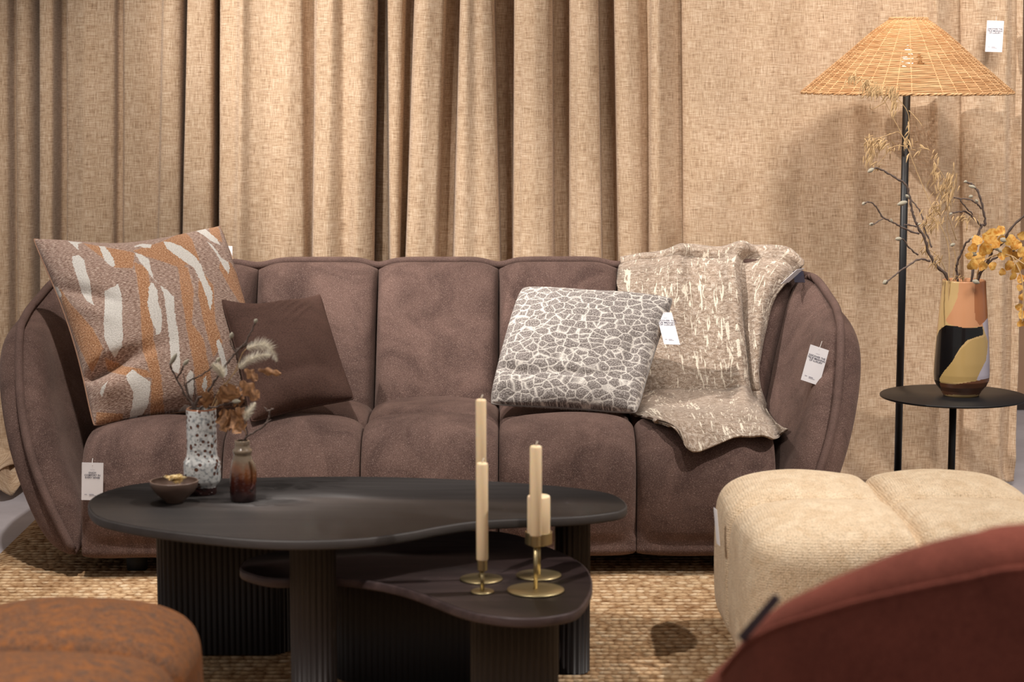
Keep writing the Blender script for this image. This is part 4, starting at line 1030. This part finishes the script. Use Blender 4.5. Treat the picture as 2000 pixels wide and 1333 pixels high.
fluffy('fluffy cream grass tail arching over to the right, topmost', c3([(590, 265), (670, 240), (740, 265), (785, 350)]), YW-.03, .006, .024, [(400, 840)]+c3([(420, 560), (520, 400), (560, 300), (590, 265)]))
fluffy('fluffy cream grass tail above the centre of the white vase', c3([(440, 450), (420, 400), (370, 360)]), YW-.05, .008, .018, [(396, 840)]+c3([(430, 560), (450, 500), (440, 450)]))
t5 = empty('bud_twig', tuple(at(480, 870, cb.y)), 'short forked twig standing in the small brown bottle vase', 'twig')
twig(t5, [(476, 870)]+c3([(580, 835), (640, 795), (700, 755), (730, 700), (735, 655)]), (cb.y, cb.y-.02), .0028, .0018)
twig(t5, c3([(725, 660), (760, 645)]), (cb.y-.02, cb.y-.02), .0022, .0016); twig(t5, c3([(725, 660), (700, 640)]), (cb.y-.02, cb.y-.02), .0018, .0012)
twig(t5, c3([(705, 745), (745, 715)]), (cb.y-.02, cb.y-.02), .002, .001)
twig(t5, [(475, 870)]+c3([(590, 820), (590, 770), (575, 715)]), (cb.y, cb.y-.01), .0016, .0012)
fluffy('small cream grass tail hanging just above the brown bottle vase', c3([(585, 720), (600, 670), (650, 605)]), cb.y-.015, .007, .016, c3([(590, 820), (575, 760), (585, 720)]), 700)

# ------------------------------------------------------------------ side table and floor lamp
st = empty('side_table', (vx.x, YV, .0), 'round black metal side table holding the painted vase', 'table')
sc = at(1862, 771, YV); SR = .212
obj('tabletop', *lathe([(.001, -.006), (SR-.002, -.006), (SR, -.005), (SR, -.001), (SR-.001, 0), (.001, 0)], (sc.x, YV, VZ), 96), M['black_metal'], st)
obj('pole', *lathe([(.0105, 0), (.0105, VZ-.024)], (sc.x, YV, .02), 24), M['black_metal'], st)
obj('base', *lathe([(.001, 0), (.15, 0), (.15, .006), (.001, .008)], (sc.x, YV, .0158), 64), M['black_metal'], st)
LY = 6.58
lp = at(1771, 181, LY); LX = lp.x
lamp = empty('floor_lamp', (LX, LY, 0), 'tall black floor lamp with wide conical woven rattan shade', 'lamp')
obj('pole', *lathe([(.0115, 0), (.0115, lp.z+.07-.02)], (LX, LY, .018), 24), M['black_metal'], lamp)
obj('base', *lathe([(.001, 0), (.13, 0), (.13, .016), (.128, .018), (.001, .02)], (LX, LY, .0005), 64), M['black_metal'], lamp)
zt = at(1771, 38, LY).z; zb = at(1771, 179, LY).z; rt_, rb_ = 70/2/FPX*LY*1.0, 202/FPX*LY
def shade():
    mb = MB(); rows = 50; seg = 264; 
    prf = catmull([(rb_, 0), (rb_*.80+rt_*.2-.001, .21), (rb_*.5+rt_*.5+.004, .5), (rb_*.2+rt_*.8+.006, .81), (rt_, 1)], 20)
    def rad(t): return np.interp(t, prf[:, 1], prf[:, 0])
    th = np.arange(seg)/seg*2*PI
    for i in range(rows):
        t = i/(rows-1); r = rad(t); z = zb+(zt-zb)*t; ns = 44 if t < .54 else 22
        ph = th*ns/2+.12*math.sin(i*.35)
        dr = .0012*np.abs(np.cos(ph))**6 + .0005*np.sin(th*ns+i*PI)
        tw = .0004*np.sin(th*13+i*2.1)+.0003*np.sin(th*31+i*5)
        P = np.stack([LX+(r+dr)*np.cos(th), LY+(r+dr)*np.sin(th), z+tw], 1)
        if .38 < t < .53:   # loose gap in the weave in front of the bulb
            a0 = -PI/2-.002; gap = .020+.008*math.sin(i*1.7); keep = np.abs(th-2*PI-a0) > gap
            idx = np.where(~keep)[0]; k0 = idx[-1]+1; order = [(k0+j) % seg for j in range(int(keep.sum()))]
            V, F = tube(P[order], .0025, 5)
        else: V, F = tube(P, .0025 if i not in (27,) else .003, 5, closed=True)
        mb.add(V, F)
    for k in range(44):
        q = 2*PI*k/44+.01; ts = np.linspace(0, 1 if k % 2 == 0 else .54, 24)
        if abs(q-1.5*PI) < .035: continue
        mb.add(*tube([(LX+(rad(t)+.0014)*math.cos(q), LY+(rad(t)+.0014)*math.sin(q), zb+(zt-zb)*t) for t in ts], .0020, 5))
    sh = mb.build('lamp_shade', M['rattan'], lamp)
    for z, r, nm in ((zb-.003, rb_, 'bottom_rim'), (zt+.002, rt_, 'top_rim')):
        m2 = MB(); n = 500
        for s_ in (0, PI, PI/2):
            a = np.arange(n)/n*2*PI; f = 40 if nm == 'bottom_rim' else 12
            m2.add(*tube(np.stack([LX+(r+.0028*np.cos(a*f+s_))*np.cos(a), LY+(r+.0028*np.cos(a*f+s_))*np.sin(a), z+.0028*np.sin(a*f+s_)], 1), .0026, 6, closed=True))
        m2.build(nm, M['rattan'], sh)
shade()
bz = at(1772, 118, LY).z
obj('bulb', *lathe([(.001, -.034), (.010, -.03), (.016, -.016), (.018, 0), (.016, .014), (.011, .03), (.012, .045), (.001, .046)], (LX, LY, bz), 24), M['bulb'], lamp)
obj('socket', *lathe([(.016, 0), (.016, -.035)][::-1], (LX, LY, bz-.028), 20), M['black_metal'], lamp)
m3 = MB()
for k in range(3):
    q = 2*PI*k/3+.4; m3.add(*tube([(LX+.012*math.cos(q), LY+.012*math.sin(q), bz-.045), (LX+.19*math.cos(q), LY+.19*math.sin(q), zb+(zt-zb)*.42)], .0016, 5))
m3.build('shade_holder', M['black_metal'], lamp)
lb = bpy.data.lights.new('bulb_light', 'POINT'); lb.energy = 1.0; lb.color = (1, .88, .72); lb.shadow_soft_size = .03
lo = bpy.data.objects.new('bulb_light', lb); COL.objects.link(lo); lo.location = (LX, LY, bz+.06)

# ------------------------------------------------------------------ terracotta chair (seen from behind)
def chair():
    cx = .80
    root = empty('armchair', (cx, 3.05, .0145), 'terracotta velvet tub chair seen from behind at lower right corner', 'armchair')
    rimpx = [(1340, 1372, 3.22), (1372, 1338, 3.04), (1405, 1300, 2.93), (1448, 1258, 2.83), (1483, 1212, 2.75), (1525, 1174, 2.69), (1600, 1138, 2.62), (1700, 1101, 2.57), (1800, 1073, 2.545), (1900, 1051, 2.535), (2000, 1033, 2.53)]
    L = [np.array(at(*p)) for p in rimpx]; L.append(np.array([cx, 2.53, L[-1][2]+.004]))
    R = [np.array([2*cx-p[0], p[1], p[2]]) for p in L[:-1][::-1]]
    rim = catmull(L+R, 8); n = len(rim)
    T = .10
    rc = np.array([cx, 3.2])
    cols = []
    for i, p in enumerate(rim):
        t = rim[min(i+1, n-1)]-rim[max(i-1, 0)]; nr = np.array([t[1], -t[0]]); nr /= np.linalg.norm(nr)+1e-9
        if nr.dot(p[:2]-rc) < 0: nr = -nr
        nr3 = np.array([*nr, 0]); col = []
        r = T/2; p = p + nr3*r*.55
        z0 = .14
        # outer face up, over the rounded rim, down the inner face
        for s in np.linspace(0, 1, 26): col.append(np.array([p[0], p[1], z0+(p[2]-r-z0)*s]) + nr3*(.010*math.sin(PI*min(1, (1-s)/.45)) - .08*max(0, .8-s)**1.3))
        for q in np.linspace(0, PI, 12)[1:]: col.append(np.array([p[0], p[1], p[2]-r])+np.array([0, 0, r*math.sin(q)])-nr3*(r*(1-math.cos(q))))
        for s in np.linspace(1, 0, 18)[1:]: col.append(np.array([p[0], p[1], z0+(p[2]-r-z0)*s])-nr3*(T+.04*(1-s)))
        cols.append(col)
    G = np.array(cols); m = G.shape[1]
    def part(name, a, b, grow):
        g = G[a:b].copy(); k = b-a
        F = gridf(k, m, False, True); F.append(tuple(range(m))); F.append(tuple(range((k-1)*m, k*m))[::-1])
        return obj(name, g.reshape(-1, 3), F, M['red_chair'], root)
    # arm fronts and backrest as separate upholstered pieces
    ia = 3*8+1
    for nm, a, b in (('armrest', 0, ia), ('backrest', ia-1, n-ia+1), ('armrest', n-ia, n)): part(nm, a, b, 0)
    seamp = [rim[i]+np.array([0, -.004, -.02]) for i in range(ia-1, n-ia+1)]
    obj('piping', *tube(np.array([G[i, 25]+np.array([0, 0, .008]) - 0 for i in range(ia-1, n-ia+1)]), .0035, 6), M['red_chair'], root)
    V, F = slab([(cx+.36*math.copysign(abs(math.cos(a))**.6, math.cos(a)), 3.05+.38*math.copysign(abs(math.sin(a))**.6, math.sin(a))) for a in np.linspace(0, 2*PI, 64, endpoint=False)], .16, .42, .04)
    obj('seat_cushion', V, F, M['red_chair'], root)
    for sx in (-1, 1):
        for y in (2.75, 3.4): obj('leg', *lathe([(.014, 0), (.022, .16)], (cx+sx*.26, y, .0145), 16), M['leg_plastic'], root)
chair()
card(at(1512, 1160, 2.60), at(1526, 1172, 2.60), at(1440, 1244, 2.74), 'dark grey blue tag seen edge on along the rim of the terracotta chair', None, mat='greyblue')
